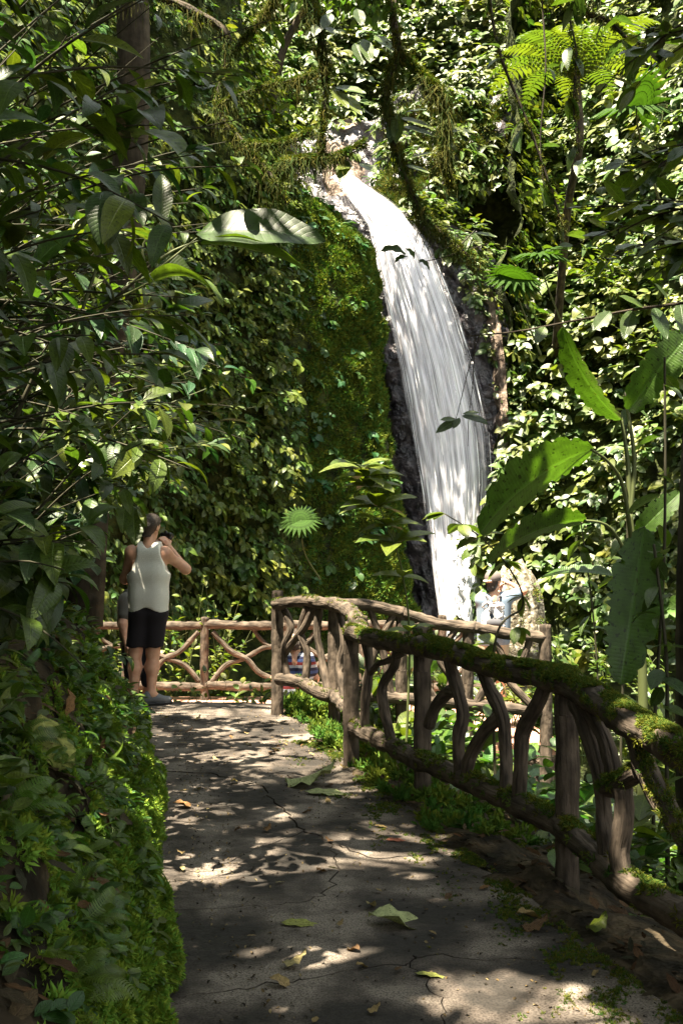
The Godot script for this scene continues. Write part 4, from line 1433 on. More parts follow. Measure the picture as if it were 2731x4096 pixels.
func build_fence_undergrowth() -> void:
	# leafy ground below and behind the fences
	cover("ravine_undergrowth", "leafy undergrowth filling the sunlit ravine behind the fence", right_ground, 1500, Vector2i(4, 8), 0.26, Rect2(0.34, 0.1, 0.66, 0.66), "oval", Vector2(0.08, 0.18), Color(0.085, 0.16, 0.03), mats.foliage, {"lift": Vector2(0.02, 0.5), "hang": 0.3, "category": "undergrowth"})
	cover("ravine_heart_leaves", "broad heart-shaped leaves standing in the ravine undergrowth", right_ground, 500, Vector2i(2, 5), 0.3, Rect2(0.3, 0.15, 0.7, 0.55), "heart", Vector2(0.12, 0.24), Color(0.08, 0.15, 0.03), mats.glossy_foliage, {"lift": Vector2(0.1, 0.8), "hang": 0.3, "category": "undergrowth"})
	cover("verge_moss", "green moss and tiny leaves along the foot of the path fence", right_ground, 1100, Vector2i(4, 9), 0.1, Rect2(0.5, 0.72, 0.5, 0.20), "fine_tuft", Vector2(0.02, 0.045), Color(0.085, 0.14, 0.02), mats.moss, {"lift": Vector2(0.0, 0.005), "hang": 0.0, "category": "moss"})
	var mx := []
	var mc := []
	for i in 26000:
		var d := rf(3.2, 8.5)
		var e := absf(rng.randfn(0.0, 0.22))
		var p := Vector3(along_table(EDGE_D, EDGE_R, d) - e, 0.0, -d)
		if noise.get_noise_2d(p.x * 4.0 + 9.0, p.z * 2.2) + 0.5 * noise.get_noise_2d(p.x * 25.0, p.z * 25.0) + rf(-0.2, 0.2) < 0.1 + e * 0.9:
			continue
		mx.append(Transform3D(frame_of(rv(), Vector3.UP + rv(0.3), rf(0.004, 0.011)), p))
		mc.append(tint(Color(0.075, 0.10, 0.016), 0.45, 0.25))
	tag(scatter("path_moss", leaves.fine_tuft, mats.moss, mx, mc, self), "flat moss patches on the concrete along the fence side", "moss")
	cover("verge_litter", "dark rotting leaves littering the soil under the path fence", right_ground, 420, Vector2i(1, 4), 0.14, Rect2(0.25, 0.66, 0.4, 0.24), "flat", Vector2(0.03, 0.09), Color(0.07, 0.045, 0.028), mats.litter, {"lift": Vector2(0.01, 0.03), "hang": 0.0, "stand": Vector2(0.0, 0.12), "gaps": -1.0, "category": "leaf litter"})
	var k := 0
	for p in [Vector3(0.351, -0.1, -9.26), Vector3(0.746, -0.3, -12.952), Vector3(1.068, -0.35, -11.983), Vector3(1.414, -0.4, -11.718), Vector3(2.02, -0.5, -12.929), Vector3(2.107, -0.45, -11.224), Vector3(2.365, -0.5, -10.792), Vector3(2.377, -0.4, -9.482), Vector3(2.485, -0.4, -8.811), Vector3(2.234, -0.8, -18.489), Vector3(3.014, -0.9, -19.276), Vector3(3.661, -0.9, -18.697), Vector3(4.15, -0.9, -17.638), Vector3(4.712, -0.9, -17.153), Vector3(4.37, -0.8, -14.463), Vector3(1.29, -0.7, -16.671), Vector3(5.136, -1.4, -28.509), Vector3(6.61, -1.5, -30.642), Vector3(8.411, -1.6, -32.951), Vector3(9.203, -1.6, -31.646)]:
		shrub(["fence_side_plant", "ravine_shrub"][k % 2], ["leafy plant with upright oval leaves growing just behind the path fence", "loose shrub with lance-shaped leaves growing in the ravine behind the fence"][k % 2], "plants in the ravine", p, Vector3(0, 1, 0.1), 8, Vector2(0.4, 1.0) if k < 16 else Vector2(0.9, 1.8), ["oval", "lance", "heart"][k % 3], Vector2(0.11, 0.22), 12, [MID_GREEN, FRESH_GREEN, Color(0.09, 0.16, 0.03)][k % 3], {"singles": 30, "tone": [1, 3, 0][k % 3], "wide": 0.5, "category": "plant", "foliage": mats.glossy_foliage})
		k += 1
	# pale-leaved plants at the end of the path
	for i in 9:
		var x := -3.2 + i * 0.36
		shrub("path_end_plant", "low leafy plant growing below the end of the path", "plants beyond the path end", Vector3(x + rf(-0.1, 0.1), -0.66, -11.9 + rf(-0.25, 0.3)), Vector3(0, 1, 0.1), 7, Vector2(0.4, 0.85), "oval", Vector2(0.10, 0.2), 11, FRESH_GREEN, {"singles": 16, "tone": 3, "category": "plant", "wide": 0.45})
	for i in 4:
		shrub("terrace_shrub", "leafy shrub growing behind the terrace fence", "shrubs behind the terrace fence", Vector3(-3.4 + i * 0.55, -0.8, -15.6), Vector3(0.05, 1, 0.1), 12, Vector2(0.9, 1.9), "oval", Vector2(0.1, 0.2), 14, FRESH_GREEN, {"singles": 10, "tone": 3, "wide": 0.35})


# ---------------------------------------------------------------- plants that stand out one by one

func big_leaf(parent: Node3D, from: Vector3, to: Vector3, key: String, mat: Material, up := Vector3.UP, widen := 1.0, called := "leaf") -> void:
	# a blade whose base is at from and whose tip comes close to to
	var o := parent.position
	var l := part(called, leaves[key], mat, parent)
	# the blade droops: turn it so that its drooping tip ends where it should
	var tip: Vector3 = tips[key]
	var f := frame_of(to - from, up, from.distance_to(to) / tip.length())
	var c := tip.x / tip.length()
	var s := -tip.y / tip.length()
	var b := Basis(f.x * c + f.y * s, f.y * c - f.x * s, f.z * widen)
	l.transform = Transform3D(b, from - o)


func stalk(parent: Node3D, pts: Array, r0: float, r1: float, mat: Material, called := "stem") -> void:
	var run := []
	for p in pts:
		run.append(p - parent.position)
	part(called, limb(run, r0, r1, 7, 0.05, 9.0, 0.05), mat, parent)


func build_feature_plants() -> void:
	# the shrub whose two giant leaves reach towards the fall
	var a := thing("giant_leaf_shrub", "shrub on a slanting stem with giant pale-lit leaves stretched towards the waterfall", "shrub", Vector3(-1.9, 1.6, -5.3))
	stalk(a, [a.position + Vector3(0, -0.5, 0), Vector3(-1.496, 2.238, -5.2), Vector3(-1.226, 2.503, -5.1), Vector3(-1.05, 2.652, -5.05), Vector3(-0.895, 2.777, -5.0), Vector3(-0.821, 2.861, -5.0)], 0.016, 0.007, mats.twig)
	for s in [[Vector3(-0.968, 2.725, -5.02), Vector3(-0.865, 2.765, -5.0), Vector3(-0.656, 2.931, -5.0)], [Vector3(-0.875, 2.797, -5.0), Vector3(-0.765, 2.871, -5.0), Vector3(-0.646, 2.917, -5.0)], [Vector3(-1.05, 2.652, -5.05), Vector3(-0.964, 2.677, -5.0), Vector3(-0.866, 2.713, -4.95)], [Vector3(-1.05, 2.652, -5.05), Vector3(-1.054, 2.701, -5.0), Vector3(-1.1, 2.761, -5.0)], [Vector3(-0.895, 2.777, -5.0), Vector3(-0.905, 2.901, -5.0), Vector3(-0.822, 3.002, -5.0)], [Vector3(-1.226, 2.503, -5.1), Vector3(-1.254, 2.571, -5.05), Vector3(-1.322, 2.621, -5.0)]]:
		stalk(a, s, 0.007, 0.004, mats.stem, "leaf_stalk")
	big_leaf(a, Vector3(-0.662, 2.945, -5.0), Vector3(-0.07, 2.882, -4.9), "big", mats.leaf2, Vector3(-0.09, 0.62, 0.8))
	big_leaf(a, Vector3(-0.642, 2.901, -5.0), Vector3(-0.12, 2.717, -4.85), "big", mats.leaf1, Vector3(0, 1, -0.12), 0.75)
	big_leaf(a, Vector3(-0.868, 2.713, -4.95), Vector3(-0.52, 2.566, -4.8), "big_droop", mats.leaf1, Vector3(0, 1, -0.1))
	big_leaf(a, Vector3(-1.096, 2.757, -5.0), Vector3(-1.372, 2.923, -4.9), "big", mats.leaf0, Vector3(0.2, 1, -0.15), 0.8)
	big_leaf(a, Vector3(-1.064, 2.801, -5.0), Vector3(-1.322, 3.095, -4.9), "big", mats.leaf2, Vector3(0.3, 1, -0.1), 0.8)
	big_leaf(a, Vector3(-0.822, 2.998, -5.0), Vector3(-0.839, 3.256, -5.1), "big", mats.leaf4, Vector3(0.3, 0.3, 1), 0.8)
	big_leaf(a, Vector3(-0.865, 2.841, -5.0), Vector3(-0.682, 2.753, -5.05), "big_flat", mats.leaf4, Vector3(0.1, 0.5, 1), 1.5)
	big_leaf(a, Vector3(-1.318, 2.621, -5.0), Vector3(-1.569, 2.619, -4.9), "big", mats.leaf0, Vector3(0, 1, 0.3))
	# upper ribbed leaves
	var b := thing("ribbed_leaf_plant", "upright plant with hanging ribbed leaves above the giant-leaf shrub", "plant", Vector3(-1.85, 1.9, -6.0))
	stalk(b, [b.position + Vector3(0, -0.4, 0), Vector3(-1.301, 3.171, -6.0), Vector3(-1.236, 3.461, -6.0), Vector3(-1.204, 3.726, -6.0), Vector3(-1.161, 3.872, -6.0)], 0.014, 0.006, mats.stem)
	for l in [[Vector3(-1.208, 3.726, -6.0), Vector3(-1.344, 4.107, -5.9), 0], [Vector3(-1.204, 3.738, -6.0), Vector3(-0.785, 3.49, -5.8), 1], [Vector3(-1.197, 3.751, -6.0), Vector3(-0.91, 3.612, -5.5), 4], [Vector3(-1.231, 3.485, -6.0), Vector3(-1.489, 3.503, -5.7), 2], [Vector3(-1.231, 3.485, -6.0), Vector3(-1.034, 3.488, -5.9), 0], [Vector3(-1.25, 3.388, -6.0), Vector3(-1.467, 3.257, -5.8), 1], [Vector3(-1.213, 3.654, -6.0), Vector3(-1.328, 3.634, -5.5), 4], [Vector3(-1.25, 3.388, -6.0), Vector3(-1.032, 3.182, -5.7), 2], [Vector3(-1.266, 3.316, -6.0), Vector3(-1.564, 3.429, -5.9), 0], [Vector3(-1.161, 3.872, -6.0), Vector3(-0.891, 3.982, -5.8), 1]]:
		big_leaf(b, l[0], l[1], "big_droop", mats["leaf%d" % l[2]], Vector3(0, 1, 0.35))
	# leaves that hang in front of the man
	var c := thing("drooping_leaf_spray", "spray of drooping leaves hanging in front of the man's head", "branch", Vector3(-1.737, 1.966, -8.2))
	stalk(c, [Vector3(-2.414, 2.31, -8.4), Vector3(-2.055, 2.169, -8.3), Vector3(-1.737, 1.966, -8.2), Vector3(-1.483, 1.768, -8.1)], 0.010, 0.004, mats.stem)
	for l in [[Vector3(-1.554, 1.797, -8.2), Vector3(-1.495, 1.496, -8.0), 0, 0.9], [Vector3(-1.515, 1.803, -8.2), Vector3(-1.414, 1.632, -8.0), 3, 0.4], [Vector3(-1.737, 1.966, -8.2), Vector3(-1.74, 1.702, -8.0), 1, 1.0], [Vector3(-1.9, 2.064, -8.2), Vector3(-1.947, 1.734, -8.0), 0, 1.0], [Vector3(-2.03, 2.155, -8.2), Vector3(-2.112, 1.829, -8.0), 2, 1.0], [Vector3(-1.606, 1.868, -8.2), Vector3(-1.591, 1.591, -8.0), 1, 0.8]]:
		big_leaf(c, l[0], l[1], "big_flat", mats["leaf%d" % l[2]], Vector3(0.2, 0.2, 1), l[3])
	# banana plants beyond the fence
	var e := thing("banana_plant", "banana plant with long torn leaves arching in front of the waterfall's foot", "plant", Vector3(1.95, -0.8, -7.2))
	stalk(e, [e.position, Vector3(1.964, 0.522, -7.2), Vector3(1.926, 1.231, -7.2), Vector3(1.886, 1.715, -7.2)], 0.045, 0.02, mats.stem, "stalk")
	stalk(e, [Vector3(1.899, 1.487, -7.2), Vector3(1.819, 1.882, -7.1), Vector3(1.697, 2.044, -7.0), Vector3(1.575, 2.118, -6.95)], 0.018, 0.008, mats.stem, "leaf_stalk")
	stalk(e, [Vector3(1.912, 1.288, -7.2), Vector3(1.802, 1.516, -7.1), Vector3(1.681, 1.641, -7.0), Vector3(1.531, 1.668, -6.95)], 0.016, 0.007, mats.stem, "leaf_stalk")
	stalk(e, [Vector3(1.886, 1.715, -7.2), Vector3(1.874, 2.058, -7.2), Vector3(1.833, 2.345, -7.2)], 0.02, 0.01, mats.stem, "leaf_stalk")
	stalk(e, [Vector3(1.886, 1.715, -7.2), Vector3(1.917, 2.058, -7.2), Vector3(1.876, 2.402, -7.2)], 0.02, 0.01, mats.stem, "leaf_stalk")
	stalk(e, [Vector3(1.904, 1.373, -7.2), Vector3(1.789, 1.571, -6.7), Vector3(1.705, 1.614, -6.2)], 0.016, 0.008, mats.stem, "leaf_stalk")
	big_leaf(e, Vector3(1.594, 2.124, -6.95), Vector3(0.869, 1.586, -6.9), "banana", mats.banana, Vector3(-0.55, 0.8, -0.75), 1.35)
	big_leaf(e, Vector3(1.545, 1.674, -6.95), Vector3(0.904, 1.405, -6.8), "banana", mats.banana, Vector3(-0.3, 0.9, -0.6), 1.1)
	big_leaf(e, Vector3(1.705, 1.614, -6.2), Vector3(1.518, 0.759, -6.0), "banana_hang", mats.banana, Vector3(-0.25, 0.1, 1), 1.0)
	big_leaf(e, Vector3(1.833, 2.33, -7.2), Vector3(1.41, 2.903, -7.0), "banana", mats.banana, Vector3(-0.75, 0.6, 0.4), 0.75)
	big_leaf(e, Vector3(1.876, 2.388, -7.2), Vector3(2.273, 2.923, -7.0), "banana", mats.banana, Vector3(0.45, 0.8, 0.75), 0.9)
	big_leaf(e, Vector3(1.901, 1.572, -7.1), Vector3(2.159, 1.85, -7.0), "banana", mats.banana, Vector3(0.2, 0.6, 1), 1.0)
	big_leaf(e, Vector3(1.885, 1.264, -7.1), Vector3(1.335, 1.281, -7.4), "banana", mats.banana, Vector3(0, 1, 0.4), 0.6)
	# slender sapling before the fall
	var s := thing("slender_sapling", "slender sapling with whorls of fresh narrow leaves before the waterfall", "sapling", Vector3(0.43, -0.2, -7.6))
	stalk(s, [s.position, Vector3(0.468, 0.823, -7.6), Vector3(0.427, 1.273, -7.6), Vector3(0.364, 1.514, -7.6), Vector3(0.259, 1.77, -7.6), Vector3(0.133, 2.041, -7.6)], 0.011, 0.004, mats.stem)
	for w in [[Vector3(0.133, 2.041, -7.6), 74, 8], [Vector3(0.253, 1.77, -7.6), 82, 8], [Vector3(0.364, 1.514, -7.6), 84, 8], [Vector3(0.199, 1.906, -7.6), 66, 7], [Vector3(0.313, 1.64, -7.6), 70, 7], [Vector3(0.175, 1.981, -7.6), 66, 6], [Vector3(0.421, 1.288, -7.6), 60, 4], [Vector3(0.463, 0.913, -7.6), 55, 4]]:
		for i in w[2]:
			var g: float = TAU * i / w[2] + rf(-0.2, 0.2)
			var from: Vector3 = w[0]
			var dir := Vector3(cos(g), rf(-0.35, 0.25), sin(g) * 0.9).normalized()
			big_leaf(s, from, from + dir * w[1] * rf(0.003, 0.0042), "lance", mats["leaf%d" % [3, 3, 3, 1][i % 4]], Vector3(0, 1, 0.35), 1.3)
	var s2 := thing("young_tree", "thin young tree with oval leaves beside the backpack wearer", "tree", Vector3(1.12, -0.5, -8.0))
	stalk(s2, [s2.position, Vector3(1.11, 0.785, -8.0), Vector3(1.316, 1.069, -8.0), Vector3(1.207, 1.354, -8.0), Vector3(0.986, 1.582, -8.0), Vector3(0.748, 1.734, -8.0)], 0.014, 0.004, mats.twig, "trunk")
	var lv := Node3D.new()
	lv.name = "crown"
	s2.add_child(lv)
	for i in 26:
		var q: Vector3 = [Vector3(0.748, 1.734, -8.0), Vector3(0.875, 1.655, -8.0), Vector3(0.985, 1.56, -8.0), Vector3(1.207, 1.385, -8.0), Vector3(1.316, 1.132, -8.0), Vector3(1.268, 0.911, -8.0), Vector3(1.11, 0.785, -8.0)][i % 7]
		var dir := Vector3(rf(-1, 1), rf(-0.5, 0.5), rf(-1, 1)).normalized()
		var l := part("leaf", leaves.oval, mats["leaf%d" % [3, 1, 0][i % 3]], lv)
		l.transform = Transform3D(frame_of(dir, Vector3.UP + rv(0.3), rf(0.13, 0.22)), q - s2.position)
	# fan leaf against the cliff
	var fp := thing("fan_leaf_plant", "small fan-leaved plant hanging against the shaded cliff", "plant", Vector3(-0.577, 1.599, -15.5))
	stalk(fp, [Vector3(-0.32, 0.949, -16.5), Vector3(-0.526, 1.35, -15.8), Vector3(-0.577, 1.814, -15.5)], 0.014, 0.006, mats.stem)
	for q in [[Vector3(0.1, -0.6, 0.9), 0.5], [Vector3(-0.9, -0.5, 0.5), 0.42], [Vector3(0.9, -0.5, 0.3), 0.42]]:
		var l := part("fan_leaf", leaves.fan, mats.fan, fp)
		l.transform = Transform3D(frame_of(q[0], Vector3(0, 0.15, 1), q[1] * 0.7), Vector3(-0.577, 1.814, -15.5) - fp.position)
	for q in [Vector3(2.998, 6.075, -19.0), Vector3(3.785, 7.08, -14.0), Vector3(3.272, 6.198, -18.0)]:
		var t := thing("fan_palm_sprout", "sunlit fan-shaped leaf cluster sticking out of the slope creepers", "palm", q, "fan leaves on the sunny slope")
		stalk(t, [q + Vector3(0.6, -1.2, -0.8), q + Vector3(0.1, -0.3, -0.2), q], 0.02, 0.01, mats.stem)
		for i in 3:
			var l := part("fan_leaf", leaves.fan, mats.fan, t)
			l.transform = Transform3D(frame_of(Vector3(rf(-1, 0.6), rf(-0.4, 0.3), rf(0.1, 0.8)), Vector3(0, 0.9, 0.3), rf(0.45, 0.65)), Vector3.ZERO)
	# tree fern high on the slope
	var tf := thing("tree_fern", "large tree fern with bright arching fronds high on the slope", "fern", Vector3(3.927, 8.079, -18.0))
	stalk(tf, [tf.position + Vector3(0.6, -2.6, -5.2), tf.position + Vector3(0.1, -0.7, -1.5), tf.position, Vector3(3.876, 9.242, -18.0)], 0.09, 0.06, mats.tree_bark, "trunk")
	for i in 13:
		var g := TAU * i / 13.0
		var l := part("frond", leaves.frond, mats.leaf3 if i % 2 == 0 else mats.leaf1, tf)
		l.transform = Transform3D(frame_of(Vector3(cos(g), 0.25, sin(g)), Vector3.UP, rf(1.5, 2.0)), Vector3(3.876, 9.205, -18.0) - tf.position)
	# upright bare stems beside the banana plant
	for q in [[Vector3(2.123, 0.02, -8.4), Vector3(2.173, 2.678, -8.4), 0.012], [Vector3(1.863, 0.296, -6.6), Vector3(1.945, 2.647, -6.6), 0.014], [Vector3(2.052, 0.12, -8.8), Vector3(1.904, 1.752, -8.8), 0.010], [Vector3(1.705, 0.357, -5.8), Vector3(1.645, 1.522, -5.8), 0.016]]:
		var base: Vector3 = q[0]
		base.y = -0.9
		var t := thing("thin_sapling", "thin upright woody sapling rising behind the fence near the banana plant", "sapling", base, "thin saplings behind the fence")
		stalk(t, [base, q[0], q[0].lerp(q[1], 0.5) + Vector3(0.03, 0, 0), q[1]], q[2], q[2] * 0.5, mats.twig, "trunk")
		for i in 14:
			var k := rf(0.25, 1.0)
			var l := part("leaf", leaves.lance if i % 2 else leaves.oval, mats["leaf%d" % [4, 0, 2][i % 3]], t)
			var dir := Vector3(rf(-1, 1), rf(-0.6, 0.4), rf(-1, 1)).normalized()
			l.transform = Transform3D(frame_of(dir, Vector3.UP + rv(0.4), rf(0.12, 0.24)), q[0].lerp(q[1], k) - base)
	# dark trunk beside the fence
	var tr := thing("forest_tree", "dark thick trunk standing behind the fence with shading crown", "tree", Vector3(1.98, -1.1, -5.9))
	stalk(tr, [tr.position + Vector3(0, -0.4, 0), Vector3(1.93, 0.8, -5.9), Vector3(1.98, 2.6, -5.8), Vector3(2.2, 4.6, -5.6), Vector3(2.1, 7.0, -5.2)], 0.16, 0.1, mats.tree_bark, "trunk")
	crown(tr, Vector3(1.6, 8.0, -5.0), Vector3(2.0, 1.0, 2.0), 18, 55, 0.2)
	# lichen-crusted boulder by the pool
	var bo := thing("boulder", "lichen-crusted pale boulder at the foot of the waterfall beside the backpack wearer", "boulder", Vector3(2.595, 0.038, -16.5))
	var bs := begin()
	var rings := 16
	for j in rings + 1:
		for i in 25:
			var th := PI * j / rings
			var ph := TAU * i / 24.0
			var q := Vector3(sin(th) * cos(ph), cos(th), sin(th) * sin(ph))
			var r := 1.0 + 0.28 * noise.get_noise_3d(q.x * 1.7, q.y * 1.7, q.z * 1.7) + 0.12 * noise.get_noise_3d(q.x * 6.0, q.y * 6.0, q.z * 6.0)
			bs.set_uv(Vector2(i / 24.0, float(j) / rings))
			bs.add_vertex(q * r * Vector3(0.48, 1.1, 0.5))
	for j in rings:
		for i in 24:
			var v := j * 25 + i
			bs.add_index(v); bs.add_index(v + 1); bs.add_index(v + 25)
			bs.add_index(v + 1); bs.add_index(v + 26); bs.add_index(v + 25)
	part("rock", finish(bs), mats.lichen_rock, bo)
	var mx := []
	var mt := []
	for i in 500:
		var q := rv().normalized()
		if noise.get_noise_3d(q.x * 3.0, q.y * 3.0, q.z * 3.0) < 0.05:
			continue
		mx.append(Transform3D(frame_of(q.cross(rv()), q, rf(0.04, 0.07)), q * Vector3(0.47, 1.08, 0.49)))
		mt.append(tint(Color(0.09, 0.11, 0.02), 0.4, 0.2))
	scatter("moss", leaves.tuft, mats.moss, mx, mt, bo)


func crown(parent: Node3D, centre: Vector3, half: Vector3, clumps: int, per: int, size: float, green := Color(0.05, 0.11, 0.022)) -> void:
	# limbs that fork to clumps of leaves
	var st := begin()
	var xs := []
	var cols := []
	var root := centre - Vector3(0, half.y * 0.9, 0) - parent.position
	for k in clumps:
		var q := rv().normalized() * pow(rng.randf(), 0.4)
		var c := centre + q * half - parent.position
		tube(st, curve([root, root.lerp(c, 0.5) + Vector3(0, 0.3, 0) + rv(0.15), c], 0.3), 0.035, 0.008, 5)
		for i in per:
			var p := c + Vector3(rng.randfn(0, 0.34), rng.randfn(0, 0.16), rng.randfn(0, 0.34))
			var dir := (p - c).normalized() + Vector3(0, -0.35, 0) + rv(0.3)
			if in_beam(p + parent.position):
				continue
			xs.append(Transform3D(frame_of(dir, Vector3.UP + rv(0.4), size * rf(0.7, 1.3)), p))
			cols.append(tint(green, 0.25, 0.12))
	part("limbs", finish(st), mats.tree_bark, parent)
	var f := scatter("crown", leaves.oval, mats.foliage, xs, cols, parent)
	f.set_meta("kind", "stuff")


func beards(parent: Node3D, line: PackedVector3Array, amount: int, size: Vector2, from := 0.0, to := 1.0) -> void:
	var xs := []
	var cols := []
	for k in int(amount * 0.75):
		var x := rf(from, to) * (line.size() - 1.01)
		var i := int(x)
		var p := line[i].lerp(line[i + 1], x - i) + rv(0.015)
		if noise.get_noise_3d(p.x * 4.0, p.y * 4.0, p.z * 4.0) < -0.15:
			continue
		var s := rf(size.x, size.y)
		xs.append(Transform3D(Basis(Vector3.UP, rf(0, TAU)).scaled(Vector3(0.6, s * rf(0.3, 1.0), 0.6)), p))
		cols.append(tint(Color(0.062, 0.072, 0.016), 0.4, 0.2))
	scatter("hanging_moss", leaves.beard, mats.moss, xs, cols, parent)
	xs = []
	cols = []
	moss_on(line, 0.012, amount * 3, xs, cols, -0.3, 0.028, 3.0)
	scatter("branch_moss", leaves.tuft, mats.moss, xs, cols, parent)


func build_overhang() -> void:
	# mossy boughs that hang from the canopy
	var a := thing("mossy_bough", "long mossy bough hanging down across the waterfall with beards of moss", "branch", Vector3(0.3, 5.6, -6.0))
	var main := []
	for p in [Vector3(0.25, 6.4, -5.6), Vector3(0.272, 4.673, -6.0), Vector3(0.286, 4.527, -6.0), Vector3(0.296, 4.349, -6.0), Vector3(0.322, 4.221, -6.0), Vector3(0.269, 4.119, -6.0), Vector3(0.245, 4.005, -6.0), Vector3(0.257, 3.852, -6.0), Vector3(0.307, 3.676, -6.0), Vector3(0.369, 3.497, -6.0), Vector3(0.438, 3.357, -6.0), Vector3(0.524, 3.237, -5.95), Vector3(0.637, 3.118, -5.9), Vector3(0.731, 3.045, -5.9)]:
		main.append(p - a.position)
	part("limb", limb(main, 0.034, 0.007, 9, 0.22, 14.0, 0.04, 0.2), mats.tree_bark, a)
	var line := curve(main, 0.05)
	beards(a, line, 230, Vector2(0.06, 0.30), 0.55, 1.0)
	var fork := []
	for p in [Vector3(0.32, 4.221, -6.0), Vector3(0.387, 4.162, -6.0), Vector3(0.451, 4.099, -6.0), Vector3(0.533, 3.996, -5.95), Vector3(0.576, 3.871, -5.95), Vector3(0.561, 3.708, -5.95), Vector3(0.589, 3.469, -5.95)]:
		fork.append(p - a.position)
	part("side_limb", limb(fork, 0.018, 0.004, 7, 0.22, 14.0, 0.04, 0.2), mats.tree_bark, a)
	beards(a, curve(fork, 0.05), 170, Vector2(0.08, 0.42), 0.2, 0.85)
	for l in [[Vector3(0.314, 3.891, -6.0), Vector3(0.295, 3.708, -5.95), 1], [Vector3(0.321, 3.872, -6.0), Vector3(0.514, 3.78, -5.95), 3], [Vector3(0.338, 3.823, -6.0), Vector3(0.514, 3.744, -5.95), 0], [Vector3(0.518, 3.799, -6.0), Vector3(0.74, 3.768, -5.95), 3], [Vector3(0.518, 3.775, -6.0), Vector3(0.632, 3.672, -5.95), 3], [Vector3(0.29, 3.876, -6.0), Vector3(0.264, 3.708, -5.95), 2], [Vector3(0.35, 3.901, -6.0), Vector3(0.466, 3.895, -5.95), 2], [Vector3(0.206, 3.847, -6.0), Vector3(0.109, 3.9, -5.95), 1], [Vector3(0.374, 3.642, -6.0), Vector3(0.513, 3.66, -5.95), 3], [Vector3(0.35, 3.606, -6.0), Vector3(0.478, 3.545, -5.95), 1], [Vector3(0.72, 3.268, -6.0), Vector3(0.797, 3.265, -5.95), 0], [Vector3(0.72, 3.244, -6.0), Vector3(0.762, 3.158, -5.95), 4], [Vector3(0.732, 3.232, -6.0), Vector3(0.845, 3.194, -5.95), 0], [Vector3(0.708, 3.22, -6.0), Vector3(0.666, 3.11, -5.95), 1]]:
		big_leaf(a, l[0], l[1], "big_flat", mats["leaf%d" % l[2]], Vector3(0.1, 0.8, 0.6), 0.85)
	for s in [[Vector3(0.25, 3.891, -6.0), Vector3(0.29, 3.881, -6.0), Vector3(0.35, 3.847, -6.0), Vector3(0.523, 3.787, -6.0)], [Vector3(0.314, 3.654, -6.0), Vector3(0.35, 3.625, -6.0), Vector3(0.386, 3.635, -6.0)], [Vector3(0.626, 3.125, -5.9), Vector3(0.69, 3.194, -5.95), Vector3(0.732, 3.249, -6.0)]]:
		stalk(a, s, 0.005, 0.003, mats.twig, "twig")
	var b := thing("mossy_bough", "twisted mossy bough hanging beside the bushes with a sideways twig", "branch", Vector3(-0.3, 5.6, -7.0))
	main = []
	for p in [Vector3(-0.5, 6.8, -6.4), Vector3(-0.236, 5.251, -7.0), Vector3(-0.21, 5.023, -7.0), Vector3(-0.143, 4.853, -7.0), Vector3(-0.107, 4.649, -7.0), Vector3(-0.101, 4.442, -7.0), Vector3(-0.118, 4.202, -7.0), Vector3(-0.134, 3.999, -7.0)]:
		main.append(p - b.position)
	part("limb", limb(main, 0.03, 0.012, 9, 0.24, 14.0, 0.04, 0.2), mats.tree_bark, b)
	beards(b, curve(main, 0.05), 230, Vector2(0.08, 0.36), 0.45, 1.0)
	var tw := []
	for p in [Vector3(-0.408, 3.982, -7.1), Vector3(-0.263, 3.988, -7.0), Vector3(-0.062, 3.996, -7.0), Vector3(0.061, 4.026, -6.95), Vector3(0.154, 4.061, -6.9)]:
		tw.append(p - b.position)
	part("side_limb", limb(tw, 0.012, 0.006, 7, 0.2, 14.0, 0.04, 0.2), mats.tree_bark, b)
	beards(b, curve(tw, 0.04), 150, Vector2(0.1, 0.36), 0.0, 0.75)
	for l in [[Vector3(-0.137, 4.881, -7.0), Vector3(-0.177, 4.736, -6.9), 4], [Vector3(-0.101, 4.847, -7.0), Vector3(-0.039, 4.75, -6.9), 4], [Vector3(-0.067, 4.938, -7.0), Vector3(-0.122, 4.778, -6.9), 2], [Vector3(-0.053, 4.442, -7.0), Vector3(0.044, 4.276, -6.9), 3], [Vector3(-0.039, 4.456, -7.0), Vector3(0.155, 4.373, -6.9), 1], [Vector3(0.017, 4.4, -7.0), Vector3(0.127, 4.234, -6.9), 3], [Vector3(0.045, 4.541, -7.0), Vector3(-0.039, 4.61, -6.9), 0], [Vector3(0.031, 3.99, -7.0), Vector3(-0.011, 3.803, -6.9), 0], [Vector3(0.115, 3.962, -7.0), Vector3(0.237, 3.858, -6.9), 1], [Vector3(0.073, 3.948, -7.0), Vector3(-0.039, 3.886, -6.9), 3], [Vector3(0.087, 4.74, -7.0), Vector3(0.141, 4.554, -6.9), 4], [Vector3(0.143, 4.768, -7.0), Vector3(0.182, 4.568, -6.9), 0], [Vector3(0.101, 4.966, -7.0), Vector3(0.127, 4.806, -6.9), 4], [Vector3(0.213, 4.796, -7.0), Vector3(0.334, 4.638, -6.9), 1]]:
		big_leaf(b, l[0], l[1], "big_flat", mats["leaf%d" % l[2]], Vector3(0.1, 0.7, 0.7), 0.9)
	# further boughs in the upper corner of the bushes
	var c := thing("mossy_bough", "shaded crooked bough draped with moss above the bushes", "branch", Vector3(-1.4, 5.0, -8.6))
	main = []
	for p in [Vector3(-2.6, 6.4, -8.8), Vector3(-1.082, 5.678, -8.6), Vector3(-0.909, 5.364, -8.6), Vector3(-0.977, 4.947, -8.6), Vector3(-0.761, 4.633, -8.5), Vector3(-0.55, 4.36, -8.4), Vector3(-0.416, 4.124, -8.4)]:
		main.append(p - c.position)
	part("limb", limb(main, 0.05, 0.012, 9, 0.24, 12.0, 0.05, 0.2), mats.tree_bark, c)
